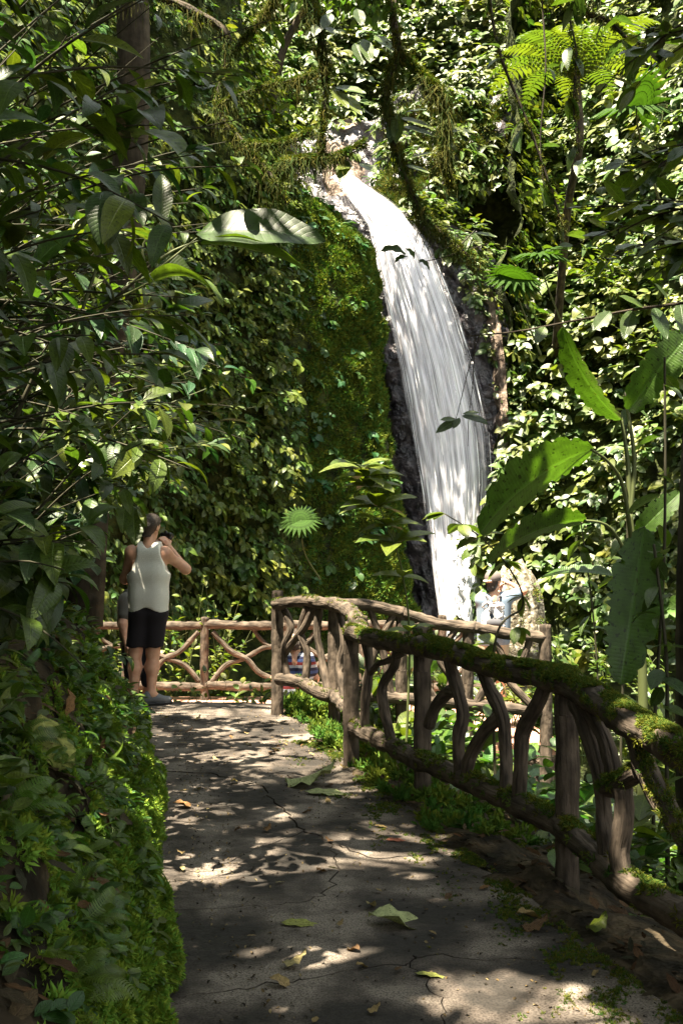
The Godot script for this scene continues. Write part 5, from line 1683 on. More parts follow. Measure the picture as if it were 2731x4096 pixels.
	beards(c, curve(main, 0.05), 260, Vector2(0.1, 0.45), 0.1, 1.0)
	for run in [[Vector3(-0.96, 4.982, -8.6), Vector3(-0.626, 5.079, -8.5), Vector3(-0.316, 5.106, -8.4), Vector3(-0.08, 5.164, -8.3)], [Vector3(-0.761, 4.633, -8.5), Vector3(-0.483, 4.597, -8.4), Vector3(-0.212, 4.661, -8.3)], [Vector3(-0.909, 5.364, -8.6), Vector3(-0.661, 5.561, -8.5), Vector3(-0.485, 5.786, -8.4)]]:
		var q := []
		for p in run:
			q.append(p - c.position)
		part("side_limb", limb(q, 0.016, 0.005, 7, 0.2, 12.0, 0.05, 0.2), mats.tree_bark, c)
		beards(c, curve(q, 0.05), 110, Vector2(0.1, 0.4), 0.05, 1.0)
	# thin lianas before the sunny slope
	var paths := [
		[Vector3(0.95, 6.2, -7.4), Vector3(1.078, 5.617, -8.0), Vector3(1.172, 5.098, -8.0), Vector3(1.363, 4.613, -8.0), Vector3(1.52, 4.162, -8.0), Vector3(1.615, 3.84, -8.0)],
		[Vector3(1.9, 6.4, -7.4), Vector3(1.688, 5.617, -8.0), Vector3(1.723, 5.13, -8.0), Vector3(1.702, 4.742, -8.0), Vector3(1.745, 4.387, -8.0)],
		[Vector3(1.6, 6.2, -8.4), Vector3(1.657, 6.125, -9.0), Vector3(1.686, 5.469, -9.0), Vector3(1.64, 4.851, -9.0), Vector3(1.667, 4.452, -9.0)],
		[Vector3(2.1, 5.4, -5.9), Vector3(1.449, 4.828, -6.5), Vector3(1.604, 4.643, -6.5), Vector3(1.734, 4.525, -6.5), Vector3(1.835, 4.453, -6.4)]]
	for i in paths.size():
		var t := thing("liana", ["slanting liana crossing the view of the sunny slope", "crooked hanging liana with moss before the sunny slope", "thin straight liana hanging before the sunny slope", "mossy bent branch in the upper corner before the slope"][i], "liana", paths[i][1])
		var run := []
		for p in paths[i]:
			run.append(p - t.position)
		var r: float = [0.016, 0.012, 0.009, 0.022][i]
		part("stem", limb(run, r, r * 0.5, 7, 0.2, 14.0, 0.05, 0.2), mats.tree_bark, t)
		if i != 2:
			beards(t, curve(run, 0.05), 60, Vector2(0.04, 0.16), 0.3, 1.0)
		for k in 10:
			var q: Vector3 = run[1 + k % (run.size() - 1)] + rv(0.06)
			var l := part("leaf", leaves.lance if k % 2 else leaves.oval, mats["leaf%d" % [4, 0, 2][k % 3]], t)
			l.transform = Transform3D(frame_of(Vector3(rf(-1, 1), rf(-0.9, 0.2), rf(-0.6, 0.6)), Vector3.UP + rv(0.5), rf(0.14, 0.24)), q)
	# branch across the slope with dark leaves
	var h := thing("leafy_branch", "thin dark branch stretching sideways in front of the slope and the fall", "branch", Vector3(2.08, 2.946, -6.4))
	stalk(h, [Vector3(2.05, 2.9, -5.9), Vector3(2.08, 2.946, -6.4), Vector3(1.75, 2.932, -6.6), Vector3(1.397, 2.897, -6.8), Vector3(1.103, 2.875, -7.0), Vector3(0.808, 2.866, -7.1)], 0.012, 0.004, mats.tree_bark, "limb")
	stalk(h, [Vector3(0.893, 2.872, -7.1), Vector3(0.821, 2.645, -7.1), Vector3(0.764, 2.418, -7.1), Vector3(0.722, 2.263, -7.1)], 0.004, 0.002, mats.tree_bark, "twig")
	stalk(h, [Vector3(0.864, 2.872, -7.1), Vector3(0.849, 2.56, -7.1), Vector3(0.823, 2.334, -7.1), Vector3(0.817, 2.15, -7.1)], 0.004, 0.002, mats.tree_bark, "twig")
	for l in [[Vector3(0.734, 2.309, -7.0), Vector3(0.596, 2.22, -6.95), 4], [Vector3(0.726, 2.317, -7.0), Vector3(0.624, 2.303, -6.95), 0], [Vector3(0.767, 2.337, -7.0), Vector3(0.922, 2.295, -6.95), 4], [Vector3(0.773, 2.35, -7.0), Vector3(0.872, 2.35, -6.95), 0], [Vector3(0.753, 2.323, -7.0), Vector3(0.706, 2.248, -6.95), 4], [Vector3(0.809, 2.337, -7.0), Vector3(0.927, 2.276, -6.95), 4], [Vector3(1.619, 2.924, -6.6), Vector3(1.49, 2.786, -6.5), 4], [Vector3(1.487, 2.884, -6.6), Vector3(1.361, 2.942, -6.5), 0], [Vector3(1.75, 2.932, -6.6), Vector3(1.671, 2.734, -6.5), 4], [Vector3(1.881, 2.95, -6.6), Vector3(1.929, 2.734, -6.5), 2], [Vector3(1.987, 2.963, -6.6), Vector3(1.854, 3.072, -6.5), 4], [Vector3(1.829, 2.942, -6.6), Vector3(1.646, 2.994, -6.5), 0], [Vector3(2.039, 2.977, -6.6), Vector3(2.028, 2.76, -6.5), 4], [Vector3(1.224, 2.831, -6.6), Vector3(1.153, 2.708, -6.5), 0]]:
		big_leaf(h, l[0], l[1], "big_flat", mats["leaf%d" % l[2]], Vector3(0.1, 0.7, 0.7), 0.9)
	var v := thing("leafy_twig", "small dark twig with curled leaves hanging before the upper waterfall", "branch", Vector3(0.505, 3.172, -6.3))
	stalk(v, [Vector3(0.831, 3.225, -6.2), Vector3(0.688, 3.194, -6.25), Vector3(0.542, 3.162, -6.3), Vector3(0.442, 3.146, -6.3)], 0.004, 0.0025, mats.tree_bark, "stem")
	for l in [[Vector3(0.367, 3.189, -6.3), Vector3(0.211, 3.202, -6.3), 4], [Vector3(0.379, 3.177, -6.3), Vector3(0.304, 3.139, -6.3), 4], [Vector3(0.442, 3.157, -6.3), Vector3(0.505, 3.101, -6.3), 4], [Vector3(0.417, 3.164, -6.3), Vector3(0.367, 3.227, -6.3), 0], [Vector3(0.542, 3.164, -6.3), Vector3(0.568, 3.227, -6.3), 2]]:
		big_leaf(v, l[0], l[1], "curl_a", mats["leaf%d" % l[2]], Vector3(0.1, 0.7, 0.7), 0.9)
	# dark leafy boughs in the upper corner beside the slope
	for q in [Vector3(1.831, 4.192, -5.6), Vector3(1.891, 3.654, -5.8), Vector3(1.928, 3.171, -6.0), Vector3(1.693, 3.122, -5.2)]:
		shrub("shaded_bough", "dark leafy bough of the fence-side tree against the sunny slope", "boughs of the fence-side tree", q, Vector3(-0.8, -0.1, 0.0), 5, Vector2(0.3, 0.62), "big_flat", Vector2(0.12, 0.24), 8, MID_GREEN, {"singles": 40, "tone": 0, "wide": 0.5, "category": "branch", "wood": mats.tree_bark})


func build_canopy() -> void:
	# forest trees whose crowns roof over the near path; most of them stand out of view
	var t := thing("canopy_tree", "dark moss-grown tree trunk rising out of the bushes", "tree", Vector3(-2.55, 1.2, -10.9))
	stalk(t, [t.position + Vector3(0, -0.5, 0), Vector3(-2.4, 2.8, -10.8), Vector3(-2.1, 4.6, -10.6), Vector3(-1.95, 6.4, -10.2), Vector3(-2.1, 8.6, -9.8)], 0.2, 0.14, mats.tree_bark, "trunk")
	crown(t, Vector3(-2.9, 9.2, -8.6), Vector3(2.4, 1.2, 2.2), 44, 70, 0.2)
	var spots := [
		[Vector3(-3.6, 1.9, -0.8), Vector3(-0.4, 7.2, -3.4), Vector3(2.2, 0.9, 2.8), 78],
		[Vector3(3.4, -1.2, -3.4), Vector3(0.6, 7.8, -2.6), Vector3(2.0, 0.9, 2.4), 50],
		[Vector3(-4.6, 2.9, -5.8), Vector3(-1.9, 8.2, -5.0), Vector3(1.5, 0.7, 1.7), 56],
		[Vector3(-4.3, 2.6, -2.4), Vector3(-2.0, 9.3, -4.1), Vector3(1.4, 0.5, 1.5), 40],
		[Vector3(-4.6, 2.4, -4.6), Vector3(-3.3, 7.6, -5.4), Vector3(2.4, 1.0, 2.6), 44],
		[Vector3(-3.6, 1.9, 0.5), Vector3(-2.2, 7.2, -1.6), Vector3(2.6, 1.0, 2.8), 58],
		[Vector3(3.6, -0.6, -1.0), Vector3(1.2, 7.4, -1.2), Vector3(2.6, 1.0, 2.6), 44],
		[Vector3(-1.6, 0.4, 3.5), Vector3(-0.6, 6.6, 3.0), Vector3(3.2, 1.4, 2.6), 46],
		[Vector3(4.4, -1.6, 2.4), Vector3(3.6, 6.6, 2.2), Vector3(2.8, 1.4, 3.0), 40],
		[Vector3(-6.2, 4.6, -8.0), Vector3(-5.4, 9.6, -7.6), Vector3(2.4, 1.2, 2.6), 24],
		[Vector3(-5.5, 4.0, 1.5), Vector3(-5.4, 8.2, -1.4), Vector3(2.4, 1.2, 3.0), 44]]
	for s in spots:
		var o := thing("canopy_tree", "forest tree whose high crown roofs over the near path", "tree", s[0], "forest trees over the path")
		var top: Vector3 = s[1]
		stalk(o, [s[0] + Vector3(0, -0.6, 0), s[0].lerp(top, 0.4) + rv(0.2), s[0].lerp(top, 0.8) + rv(0.2), top - Vector3(0, s[2].y * 0.5, 0)], 0.16, 0.09, mats.tree_bark, "trunk")
		crown(o, top, s[2], s[3], 105, 0.2)
	var ft := thing("added_shade_tree", "leafy tree added above the waterfall lip to shade the falling water", "tree", Vector3(-1.6, 10.2, -22.6))  # added so that its crown throws shade on the middle of the fall
	stalk(ft, [ft.position + Vector3(0, -0.6, 0), Vector3(-1.2, 11.6, -22.4), Vector3(-0.4, 12.8, -22.0)], 0.12, 0.06, mats.tree_bark, "trunk")
	crown(ft, Vector3(0.2, 13.3, -21.8), Vector3(1.6, 0.9, 1.0), 26, 55, 0.22, Color(0.075, 0.14, 0.026))
	# unseen thickets added behind the viewpoint to hold back sky light
	for p in [Vector3(-3.0, 0.6, 4.4), Vector3(-1.0, 0.0, 5.0), Vector3(1.0, -0.1, 5.2), Vector3(3.0, -0.9, 4.6), Vector3(-3.6, 1.6, 2.0)]:
		shrub("light_block_thicket", "tall leafy thicket added unseen behind the viewpoint to block sky light", "added thickets behind the viewpoint", p, Vector3(0, 1, 0), 26, Vector2(2.2, 4.4), "oval", Vector2(0.2, 0.34), 34, MID_GREEN, {"wide": 0.4})


# ---------------------------------------------------------------- people: tapered bones joined by a smooth minimum, meshed as surface nets

func solid(bones: Array, cell: float, k: float, cut = null) -> ArrayMesh:
	var lo := Vector3.INF
	var hi := -Vector3.INF
	for b in bones:
		for e in 2:
			var r: float = b[2 + e] + cell * 3.0 + k * 0.5
			lo = lo.min(b[e] - Vector3.ONE * r)
			hi = hi.max(b[e] + Vector3.ONE * r)
	var n := Vector3i(((hi - lo) / cell).ceil()) + Vector3i.ONE
	var field := PackedFloat32Array()
	field.resize(n.x * n.y * n.z)
	field.fill(9.0)
	var nx := n.x
	var nxy := n.x * n.y
	for b in bones:
		var p: Vector3 = b[0]
		var q: Vector3 = b[1]
		var ra: float = b[2]
		var rb: float = b[3]
		var reach := maxf(ra, rb) + k + cell * 2.0
		var a0 := Vector3i(((p.min(q) - Vector3.ONE * reach - lo) / cell).floor()).clamp(Vector3i.ZERO, n - Vector3i.ONE)
		var a1 := Vector3i(((p.max(q) + Vector3.ONE * reach - lo) / cell).ceil()).clamp(Vector3i.ZERO, n - Vector3i.ONE)
		var pq := q - p
		var l2 := maxf(pq.length_squared(), 1e-8)
		for z in range(a0.z, a1.z + 1):
			for y in range(a0.y, a1.y + 1):
				var row := y * nx + z * nxy
				for x in range(a0.x, a1.x + 1):
					var s := lo + Vector3(x, y, z) * cell
					var t := clampf((s - p).dot(pq) / l2, 0.0, 1.0)
					var d := s.distance_to(p + pq * t) - lerpf(ra, rb, t)
					var old := field[row + x]
					var h := maxf(k - absf(old - d), 0.0) / k
					field[row + x] = minf(old, d) - h * h * k * 0.25
	if cut != null:
		for i in field.size():
			if field[i] < 0.2:
				var z := i / nxy
				var y := (i - z * nxy) / nx
				field[i] = maxf(field[i], cut.call(lo + Vector3(i - z * nxy - y * nx, y, z) * cell))
	var st := begin()
	var ids := {}
	var count := 0
	var corner := [0, 1, nx, nx + 1, nxy, nxy + 1, nxy + nx, nxy + nx + 1]
	var edges := [[0, 1], [2, 3], [4, 5], [6, 7], [0, 2], [1, 3], [4, 6], [5, 7], [0, 4], [1, 5], [2, 6], [3, 7]]
	for z in n.z - 1:
		for y in n.y - 1:
			var row := y * nx + z * nxy
			for x in n.x - 1:
				var i := row + x
				if field[i] > 0.2:
					continue
				var mask := 0
				for c in 8:
					if field[i + corner[c]] < 0.0:
						mask += 1
				if mask == 0 or mask == 8:
					continue
				var sum := Vector3.ZERO
				var m := 0
				for e in edges:
					var fa := field[i + corner[e[0]]]
					var fb := field[i + corner[e[1]]]
					if (fa < 0.0) != (fb < 0.0):
						var t := fa / (fa - fb)
						var va := Vector3(e[0] & 1, (e[0] >> 1) & 1, e[0] >> 2)
						var vb := Vector3(e[1] & 1, (e[1] >> 1) & 1, e[1] >> 2)
						sum += va.lerp(vb, t)
						m += 1
				var v := lo + (Vector3(x, y, z) + sum / m) * cell
				st.set_uv(Vector2(v.x * 3.0 + v.z * 2.0, -v.y * 3.0))
				st.add_vertex(v)
				ids[i] = count
				count += 1
	for i in ids:
		var inside := field[i] < 0.0
		for ax in 3:
			var s: int = [1, nx, nxy][ax]
			var u: int = [nx, nxy, 1][ax]
			var w: int = [nxy, 1, nx][ax]
			if (field[i + s] < 0.0) == inside:
				continue
			var qd := [ids.get(i, -1), ids.get(i - u, -1), ids.get(i - u - w, -1), ids.get(i - w, -1)]
			if qd.min() < 0:
				continue
			for o in ([0, 1, 2, 0, 2, 3] if not inside else [0, 2, 1, 0, 3, 2]):
				st.add_index(qd[o])
	return finish(st)


func hand_bones(wrist: Vector3, along: Vector3, back: Vector3, thumb_side: float, curl: float) -> Array:
	# palm, four fingers of different length and a thumb from the side of the palm
	var x := along.normalized()
	var y := (back - x * back.dot(x)).normalized()
	var z := x.cross(y) * thumb_side
	var out := [[wrist, wrist + x * 0.05, 0.022, 0.024]]
	for i in 4:
		var side := (1.5 - i) * 0.019
		var root := wrist + x * 0.08 + z * side
		out.append([wrist + x * 0.02 + z * side * 0.7, root, 0.014, 0.0105])
		var p := root
		var l: float = [0.036, 0.041, 0.038, 0.029][i]
		for j in 3:
			var a := curl * (j + 1)
			var q := p + (x * cos(a) - y * sin(a)) * l * (1.0 - 0.18 * j)
			out.append([p, q, 0.0098 - 0.001 * j, 0.0088 - 0.001 * j])
			p = q
	var t0 := wrist + x * 0.025 + z * 0.026
	var t1 := t0 + (x * 0.6 + z * 0.7 - y * 0.3).normalized() * 0.04
	var t2 := t1 + (x * 0.9 + z * 0.1 - y * 0.4).normalized() * 0.032
	out.append([t0, t1, 0.0125, 0.011])
	out.append([t1, t2, 0.0108, 0.009])
	return out


func head_bones(c: Vector3, face: Vector3, up := Vector3.UP) -> Array:
	# skull, jaw, nose, ears, brows; c is the middle of the skull
	var r := face.cross(up).normalized()
	return [
		[c + up * 0.025 - face * 0.02, c + up * 0.03 + face * 0.02, 0.088, 0.084], [c + face * 0.03, c - up * 0.085 + face * 0.05, 0.068, 0.036],
		[c - up * 0.03 + face * 0.01, c - up * 0.08 + face * 0.03, 0.062, 0.045], [c + face * 0.092 + up * 0.005, c + face * 0.112 - up * 0.028, 0.010, 0.014],
		[c + face * 0.088 + up * 0.02 - r * 0.035, c + face * 0.088 + up * 0.02 + r * 0.035, 0.012, 0.012], [c + face * 0.088 - up * 0.06 - r * 0.02, c + face * 0.088 - up * 0.06 + r * 0.02, 0.008, 0.008],
		[c + r * 0.082 + up * 0.01, c + r * 0.088 - up * 0.03, 0.014, 0.009], [c - r * 0.082 + up * 0.01, c - r * 0.088 - up * 0.03, 0.014, 0.009]]


func cloth_mat(called: String, c: Color, weave: Texture2D) -> StandardMaterial3D:
	var m := rough_mat(called, weave, null, 14.0, 1.0, 0.9, 0.25)
	m.albedo_color = c
	m.rim_enabled = true
	m.rim = 0.3
	return m


func person_parts(t: Node3D, j: Dictionary, skin: Material) -> void:
	# one continuous body: torso, neck, arms, legs; head and hands on finer grids of their own
	var b := []
	var sl: Vector3 = j.shoulder_l
	var sr: Vector3 = j.shoulder_r
	var mid := (sl + sr) * 0.5
	var hl: Vector3 = j.hip_l
	var hr: Vector3 = j.hip_r
	var pel := (hl + hr) * 0.5
	b.append([sl, sr, 0.062, 0.062])
	b.append([mid, j.head + (mid - j.head).normalized() * 0.06, 0.062, 0.052])
	for s in [[sl, hl], [sr, hr]]:
		b.append([s[0].lerp(mid, 0.5) + (pel - mid) * 0.12, s[1].lerp(pel, 0.2) + (mid - pel) * 0.25, 0.09, 0.082])
		b.append([s[1].lerp(pel, 0.2) + (mid - pel) * 0.25, s[1].lerp(pel, 0.1), 0.082, 0.09])
	for s in ["l", "r"]:
		b.append([j["shoulder_" + s], j["elbow_" + s], 0.056, 0.041])
		b.append([j["elbow_" + s], j["wrist_" + s], 0.042, 0.027])
		b.append([j["hip_" + s], j["knee_" + s], 0.088, 0.056])
		b.append([j["knee_" + s], j["knee_" + s].lerp(j["ankle_" + s], 0.35), 0.055, 0.058])
		b.append([j["knee_" + s].lerp(j["ankle_" + s], 0.35), j["ankle_" + s], 0.058, 0.036])
		b.append([j["ankle_" + s], j["toe_" + s], 0.036, 0.028])
	var body := solid(b, 0.015, 0.05)
	var st := SurfaceTool.new()
	st.append_from(body, 0, Transform3D())
	st.append_from(solid(head_bones(j.head, j.face), 0.007, 0.02), 0, Transform3D())
	for s in ["l", "r"]:
		if j.has("grip_" + s):
			var g: Array = j["grip_" + s]
			st.append_from(solid(hand_bones(j["wrist_" + s], g[0], g[1], g[2], g[3]), 0.0045, 0.008), 0, Transform3D())
	part("body", st.commit(), skin, t)


func shoe(t: Node3D, ankle: Vector3, toe: Vector3, mat: Material, sole: Material) -> void:
	var f := Vector3(toe.x - ankle.x, 0, toe.z - ankle.z).normalized()
	var base := Vector3(ankle.x, 0.0, ankle.z)
	var b := [[base - f * 0.05 + Vector3(0, 0.05, 0), base + f * 0.06 + Vector3(0, 0.055, 0), 0.042, 0.044], [base + f * 0.06 + Vector3(0, 0.045, 0), base + f * 0.17 + Vector3(0, 0.035, 0), 0.042, 0.034], [base - f * 0.03 + Vector3(0, 0.09, 0), base + Vector3(0, 0.1, 0), 0.042, 0.042]]
	var s := part("shoe", solid(b, 0.009, 0.03), mat, t)
	var c := [[base - f * 0.055 + Vector3(0, 0.014, 0), base + f * 0.07 + Vector3(0, 0.014, 0), 0.045, 0.047], [base + f * 0.07 + Vector3(0, 0.014, 0), base + f * 0.175 + Vector3(0, 0.014, 0), 0.047, 0.036]]
	part("sole", solid(c, 0.009, 0.03, func(p: Vector3) -> float: return maxf(p.y - 0.022, -p.y)), sole, s)


func build_people() -> void:
	var weave := noise_tex(256, 0.03, 4, [[0.2, Color(0.82, 0.82, 0.82)], [0.8, Color(1, 1, 1)]], 61)
	var skin := rough_mat("skin", noise_tex(256, 0.01, 4, [[0.3, lin(0.44, 0.235, 0.155)], [0.7, lin(0.56, 0.33, 0.225)]], 62), null, 3.0, 1.0, 0.5, 0.4)
	skin.subsurf_scatter_enabled = true
	skin.subsurf_scatter_strength = 0.15
	var hair := rough_mat("brown hair", noise_tex(256, 0.05, 4, [[0.3, lin(0.012, 0.007, 0.004)], [0.7, lin(0.045, 0.026, 0.015)]], 63), noise_tex(256, 0.06, 3, [], 64), 12.0, 0.8, 0.5, 0.5)
	var white_cloth := cloth_mat("white jersey", lin(0.66, 0.66, 0.60), weave)
	var black_cloth := cloth_mat("black cotton", lin(0.02, 0.018, 0.022), weave)
	var grey_cloth := cloth_mat("grey jersey", lin(0.13, 0.125, 0.11), weave)
	var blue_cloth := cloth_mat("blue grey cotton", lin(0.19, 0.25, 0.33), weave)
	var khaki := cloth_mat("khaki cotton", lin(0.42, 0.34, 0.24), weave)
	var shoe_grey := plain_mat("grey shoe", lin(0.11, 0.115, 0.125), 0.6)
	var rubber := plain_mat("rubber sole", lin(0.03, 0.03, 0.033), 0.8)
	var black := plain_mat("camera black", lin(0.015, 0.015, 0.016), 0.4)

	# the man in the white tank top
	var t := thing("person", "man in white tank top and black shorts raising a camera, seen from behind", "person", Vector3(-1.81, 0.0, -10.35))
	var j := {
		"head": Vector3(0.005, 1.655, -0.03), "face": Vector3(0.45, 0.05, -0.89).normalized(), "shoulder_l": Vector3(-0.155, 1.425, 0.02), "shoulder_r": Vector3(0.15, 1.415, 0.0),
		"elbow_l": Vector3(-0.245, 1.17, -0.1), "elbow_r": Vector3(0.33, 1.262, -0.13), "wrist_l": Vector3(-0.02, 1.46, -0.25), "wrist_r": Vector3(0.155, 1.48, -0.21),
		"hip_l": Vector3(-0.085, 0.9, 0.0), "hip_r": Vector3(0.085, 0.9, 0.0), "knee_l": Vector3(-0.125, 0.49, -0.01), "knee_r": Vector3(0.04, 0.49, -0.03),
		"ankle_l": Vector3(-0.13, 0.09, 0.03), "ankle_r": Vector3(0.03, 0.09, 0.02), "toe_l": Vector3(-0.10, 0.04, -0.1), "toe_r": Vector3(0.15, 0.04, -0.04),
		"grip_l": [Vector3(0.65, 0.7, -0.25), Vector3(-0.5, 0.2, 0.7), -1.0, 0.42], "grip_r": [Vector3(-0.55, 0.75, -0.3), Vector3(0.5, 0.3, 0.7), 1.0, 0.42]}
	person_parts(t, j, skin)
	var shirt := []
	for s in [-1.0, 1.0]:
		shirt.append([Vector3(0.078 * s, 1.40, 0.012), Vector3(0.078 * s, 1.22, 0.01), 0.1, 0.104])
		shirt.append([Vector3(0.078 * s, 1.22, 0.01), Vector3(0.072 * s, 1.02, 0.01), 0.104, 0.096])
		shirt.append([Vector3(0.072 * s, 1.02, 0.01), Vector3(0.075 * s, 0.88, 0.012), 0.096, 0.112])
	shirt.append([Vector3(-0.12, 1.43, 0.012), Vector3(0.12, 1.43, 0.012), 0.078, 0.078])
	var cut_top := func(p: Vector3) -> float:
		var fold := 0.006 * sin(p.x * 38.0 + p.y * 9.0) + 0.007 * noise.get_noise_3d(p.x * 9.0, p.y * 5.0, p.z * 9.0)
		var hem := 0.905 - 0.1 * clampf(absf(p.x) / 0.18, 0.0, 1.0) * clampf(absf(p.x) / 0.18, 0.0, 1.0)
		var arm := lerpf(0.3, 0.15, smoothstep(1.14, 1.27, p.y)) - 0.045 * smoothstep(1.27, 1.42, p.y) - absf(p.x - 0.012)
		var scoop := 1.535 - 0.07 * smoothstep(0.09, 0.0, absf(p.x)) - p.y
		return maxf(maxf(hem - p.y, -scoop), -arm) + fold
	part("tank_top", solid(shirt, 0.011, 0.1, cut_top), white_cloth, t)
	var sh := []
	for s in [-1.0, 1.0]:
		var kn: Vector3 = j.knee_l if s < 0 else j.knee_r
		sh.append([Vector3(0.065 * s, 0.98, 0.005), Vector3(0.07 * s, 0.86, 0.01), 0.09, 0.108])
		sh.append([Vector3(0.075 * s, 0.86, 0.005), kn, 0.106, 0.09])
	part("shorts", solid(sh, 0.011, 0.045, func(p: Vector3) -> float: return maxf(p.y - 1.0, 0.535 + 0.004 * sin(p.x * 60.0) - p.y) + 0.006 * noise.get_noise_3d(p.x * 12.0, p.y * 7.0, p.z * 12.0)), black_cloth, t)
	var hc: Vector3 = j.head
	var fc: Vector3 = j.face
	var hb := [[hc + Vector3(0, 0.035, 0) - fc * 0.03, hc + Vector3(0, 0.045, 0) + fc * 0.03, 0.098, 0.092], [hc - fc * 0.045 + Vector3(0, 0.02, 0), hc - fc * 0.055 - Vector3(0, 0.06, 0), 0.075, 0.05]]
	part("hair", solid(hb, 0.007, 0.02, func(p: Vector3) -> float:
		var q := p - hc
		return maxf(q.dot(fc) - 0.03 - maxf(0.0, q.y - 0.02) * 0.9, -0.085 - q.y) + 0.004 * noise.get_noise_3d(p.x * 60.0, p.y * 20.0, p.z * 60.0)), hair, t)
	shoe(t, j.ankle_l, j.toe_l, shoe_grey, rubber)
	shoe(t, j.ankle_r, j.toe_r, shoe_grey, rubber)
	var cam_at := t.position + Vector3(0.11, 1.575, -0.33)
	photo_camera(cam_at, fc, "small black camera held up to the face of the tank-top man", black)

	# the person bending down behind him
	t = thing("person", "person in grey t-shirt bending forward behind the tank-top man", "person", Vector3(-2.22, -0.5, -12.0))
	j = {
		"head": Vector3(0.28, 1.28, 0.22), "face": Vector3(0.6, -0.5, 0.6).normalized(), "shoulder_l": Vector3(0.16, 1.38, -0.12), "shoulder_r": Vector3(-0.09, 1.40, 0.12),
		"elbow_l": Vector3(0.26, 1.15, -0.05), "elbow_r": Vector3(-0.12, 1.14, 0.2), "wrist_l": Vector3(0.2, 0.95, 0.15), "wrist_r": Vector3(-0.06, 0.92, 0.28),
		"hip_l": Vector3(0.06, 0.9, -0.22), "hip_r": Vector3(-0.09, 0.9, -0.1), "knee_l": Vector3(0.1, 0.49, -0.12), "knee_r": Vector3(-0.05, 0.49, 0.0),
		"ankle_l": Vector3(0.1, 0.09, -0.2), "ankle_r": Vector3(-0.07, 0.09, -0.06), "toe_l": Vector3(0.2, 0.04, -0.1), "toe_r": Vector3(0.02, 0.04, 0.05),
		"grip_l": [Vector3(0, -1, 0.2), Vector3(0.8, 0, 0), 1.0, 0.25], "grip_r": [Vector3(0.1, -1, 0.15), Vector3(-0.9, 0, 0.2), -1.0, 0.25]}
	person_parts(t, j, skin)
	var tee := []
	for s in [["shoulder_l", "hip_l", "elbow_l"], ["shoulder_r", "hip_r", "elbow_r"]]:
		tee.append([j[s[0]].lerp(j[s[1]], 0.1), j[s[1]], 0.105, 0.118])
		tee.append([j[s[0]], j[s[0]].lerp(j[s[2]], 0.62), 0.078, 0.072])
	part("t_shirt", solid(tee, 0.013, 0.05), grey_cloth, t)
	var tr := []
	for s in ["l", "r"]:
		tr.append([j["hip_" + s] + Vector3(0, 0.05, 0), j["knee_" + s], 0.118, 0.08])
	part("shorts", solid(tr, 0.013, 0.04), black_cloth, t)
	part("hair", solid([[j.head + Vector3(0, 0.03, 0), j.head - j.face * 0.05, 0.1, 0.09]], 0.01, 0.02, func(p: Vector3) -> float: return (p - Vector3(0.28, 1.28, 0.22)).dot(Vector3(0.6, -0.5, 0.6).normalized()) - 0.02), hair, t)
	shoe(t, j.ankle_l, j.toe_l, shoe_grey, rubber)
	shoe(t, j.ankle_r, j.toe_r, shoe_grey, rubber)
	var strap := tag(part("backpack", solid([[Vector3(-0.12, 1.43, -0.12), Vector3(-0.2, 1.12, -0.3), 0.075, 0.085], [Vector3(-0.14, 1.40, 0.04), Vector3(-0.2, 1.16, -0.1), 0.03, 0.03]], 0.014, 0.03), black, self), "black backpack on the back of the bending person", "backpack")
	strap.position = t.position

	# the photographer with the backpack
	t = thing("person", "photographer in blue shirt and cap with a backpack before the waterfall", "person", Vector3(1.93, -0.62, -14.0))
	j = {
		"head": Vector3(0.0, 1.62, 0.0), "face": Vector3(0.75, 0.15, -0.65).normalized(), "shoulder_l": Vector3(-0.16, 1.40, 0.04), "shoulder_r": Vector3(0.17, 1.42, -0.04),
		"elbow_l": Vector3(-0.08, 1.25, -0.24), "elbow_r": Vector3(0.40, 1.50, -0.12), "wrist_l": Vector3(0.12, 1.5, -0.26), "wrist_r": Vector3(0.23, 1.60, -0.16),
		"hip_l": Vector3(-0.09, 0.9, 0.02), "hip_r": Vector3(0.09, 0.9, -0.02), "knee_l": Vector3(-0.1, 0.49, 0.0), "knee_r": Vector3(0.1, 0.49, -0.02),
		"ankle_l": Vector3(-0.1, 0.09, 0.04), "ankle_r": Vector3(0.1, 0.09, 0.02), "toe_l": Vector3(-0.04, 0.04, -0.09), "toe_r": Vector3(0.18, 0.04, -0.1),
		"grip_l": [Vector3(0.3, 0.9, -0.1), Vector3(-0.8, 0.2, 0.3), -1.0, 0.4], "grip_r": [Vector3(-0.8, 0.5, -0.2), Vector3(0.2, 0.7, 0.5), 1.0, 0.4]}
	person_parts(t, j, skin)
	tee = []
	for s in [["shoulder_l", "hip_l", "elbow_l"], ["shoulder_r", "hip_r", "elbow_r"]]:
		tee.append([j[s[0]].lerp(Vector3(0, 1.3, 0), 0.3), j[s[1]] + Vector3(0, -0.02, 0), 0.112, 0.12])
		tee.append([j[s[0]], j[s[0]].lerp(j[s[2]], 0.6), 0.08, 0.074])
	part("shirt", solid(tee, 0.013, 0.05, func(p: Vector3) -> float: return 0.006 * noise.get_noise_3d(p.x * 12.0, p.y * 8.0, p.z * 12.0) + maxf(0.82 - p.y, -1.0)), blue_cloth, t)
	tr = []
	for s in ["l", "r"]:
		tr.append([j["hip_" + s] + Vector3(0, 0.05, 0), j["knee_" + s], 0.115, 0.09])
	part("shorts", solid(tr, 0.013, 0.04), khaki, t)
	var ph: Vector3 = j.head
	var pf: Vector3 = j.face
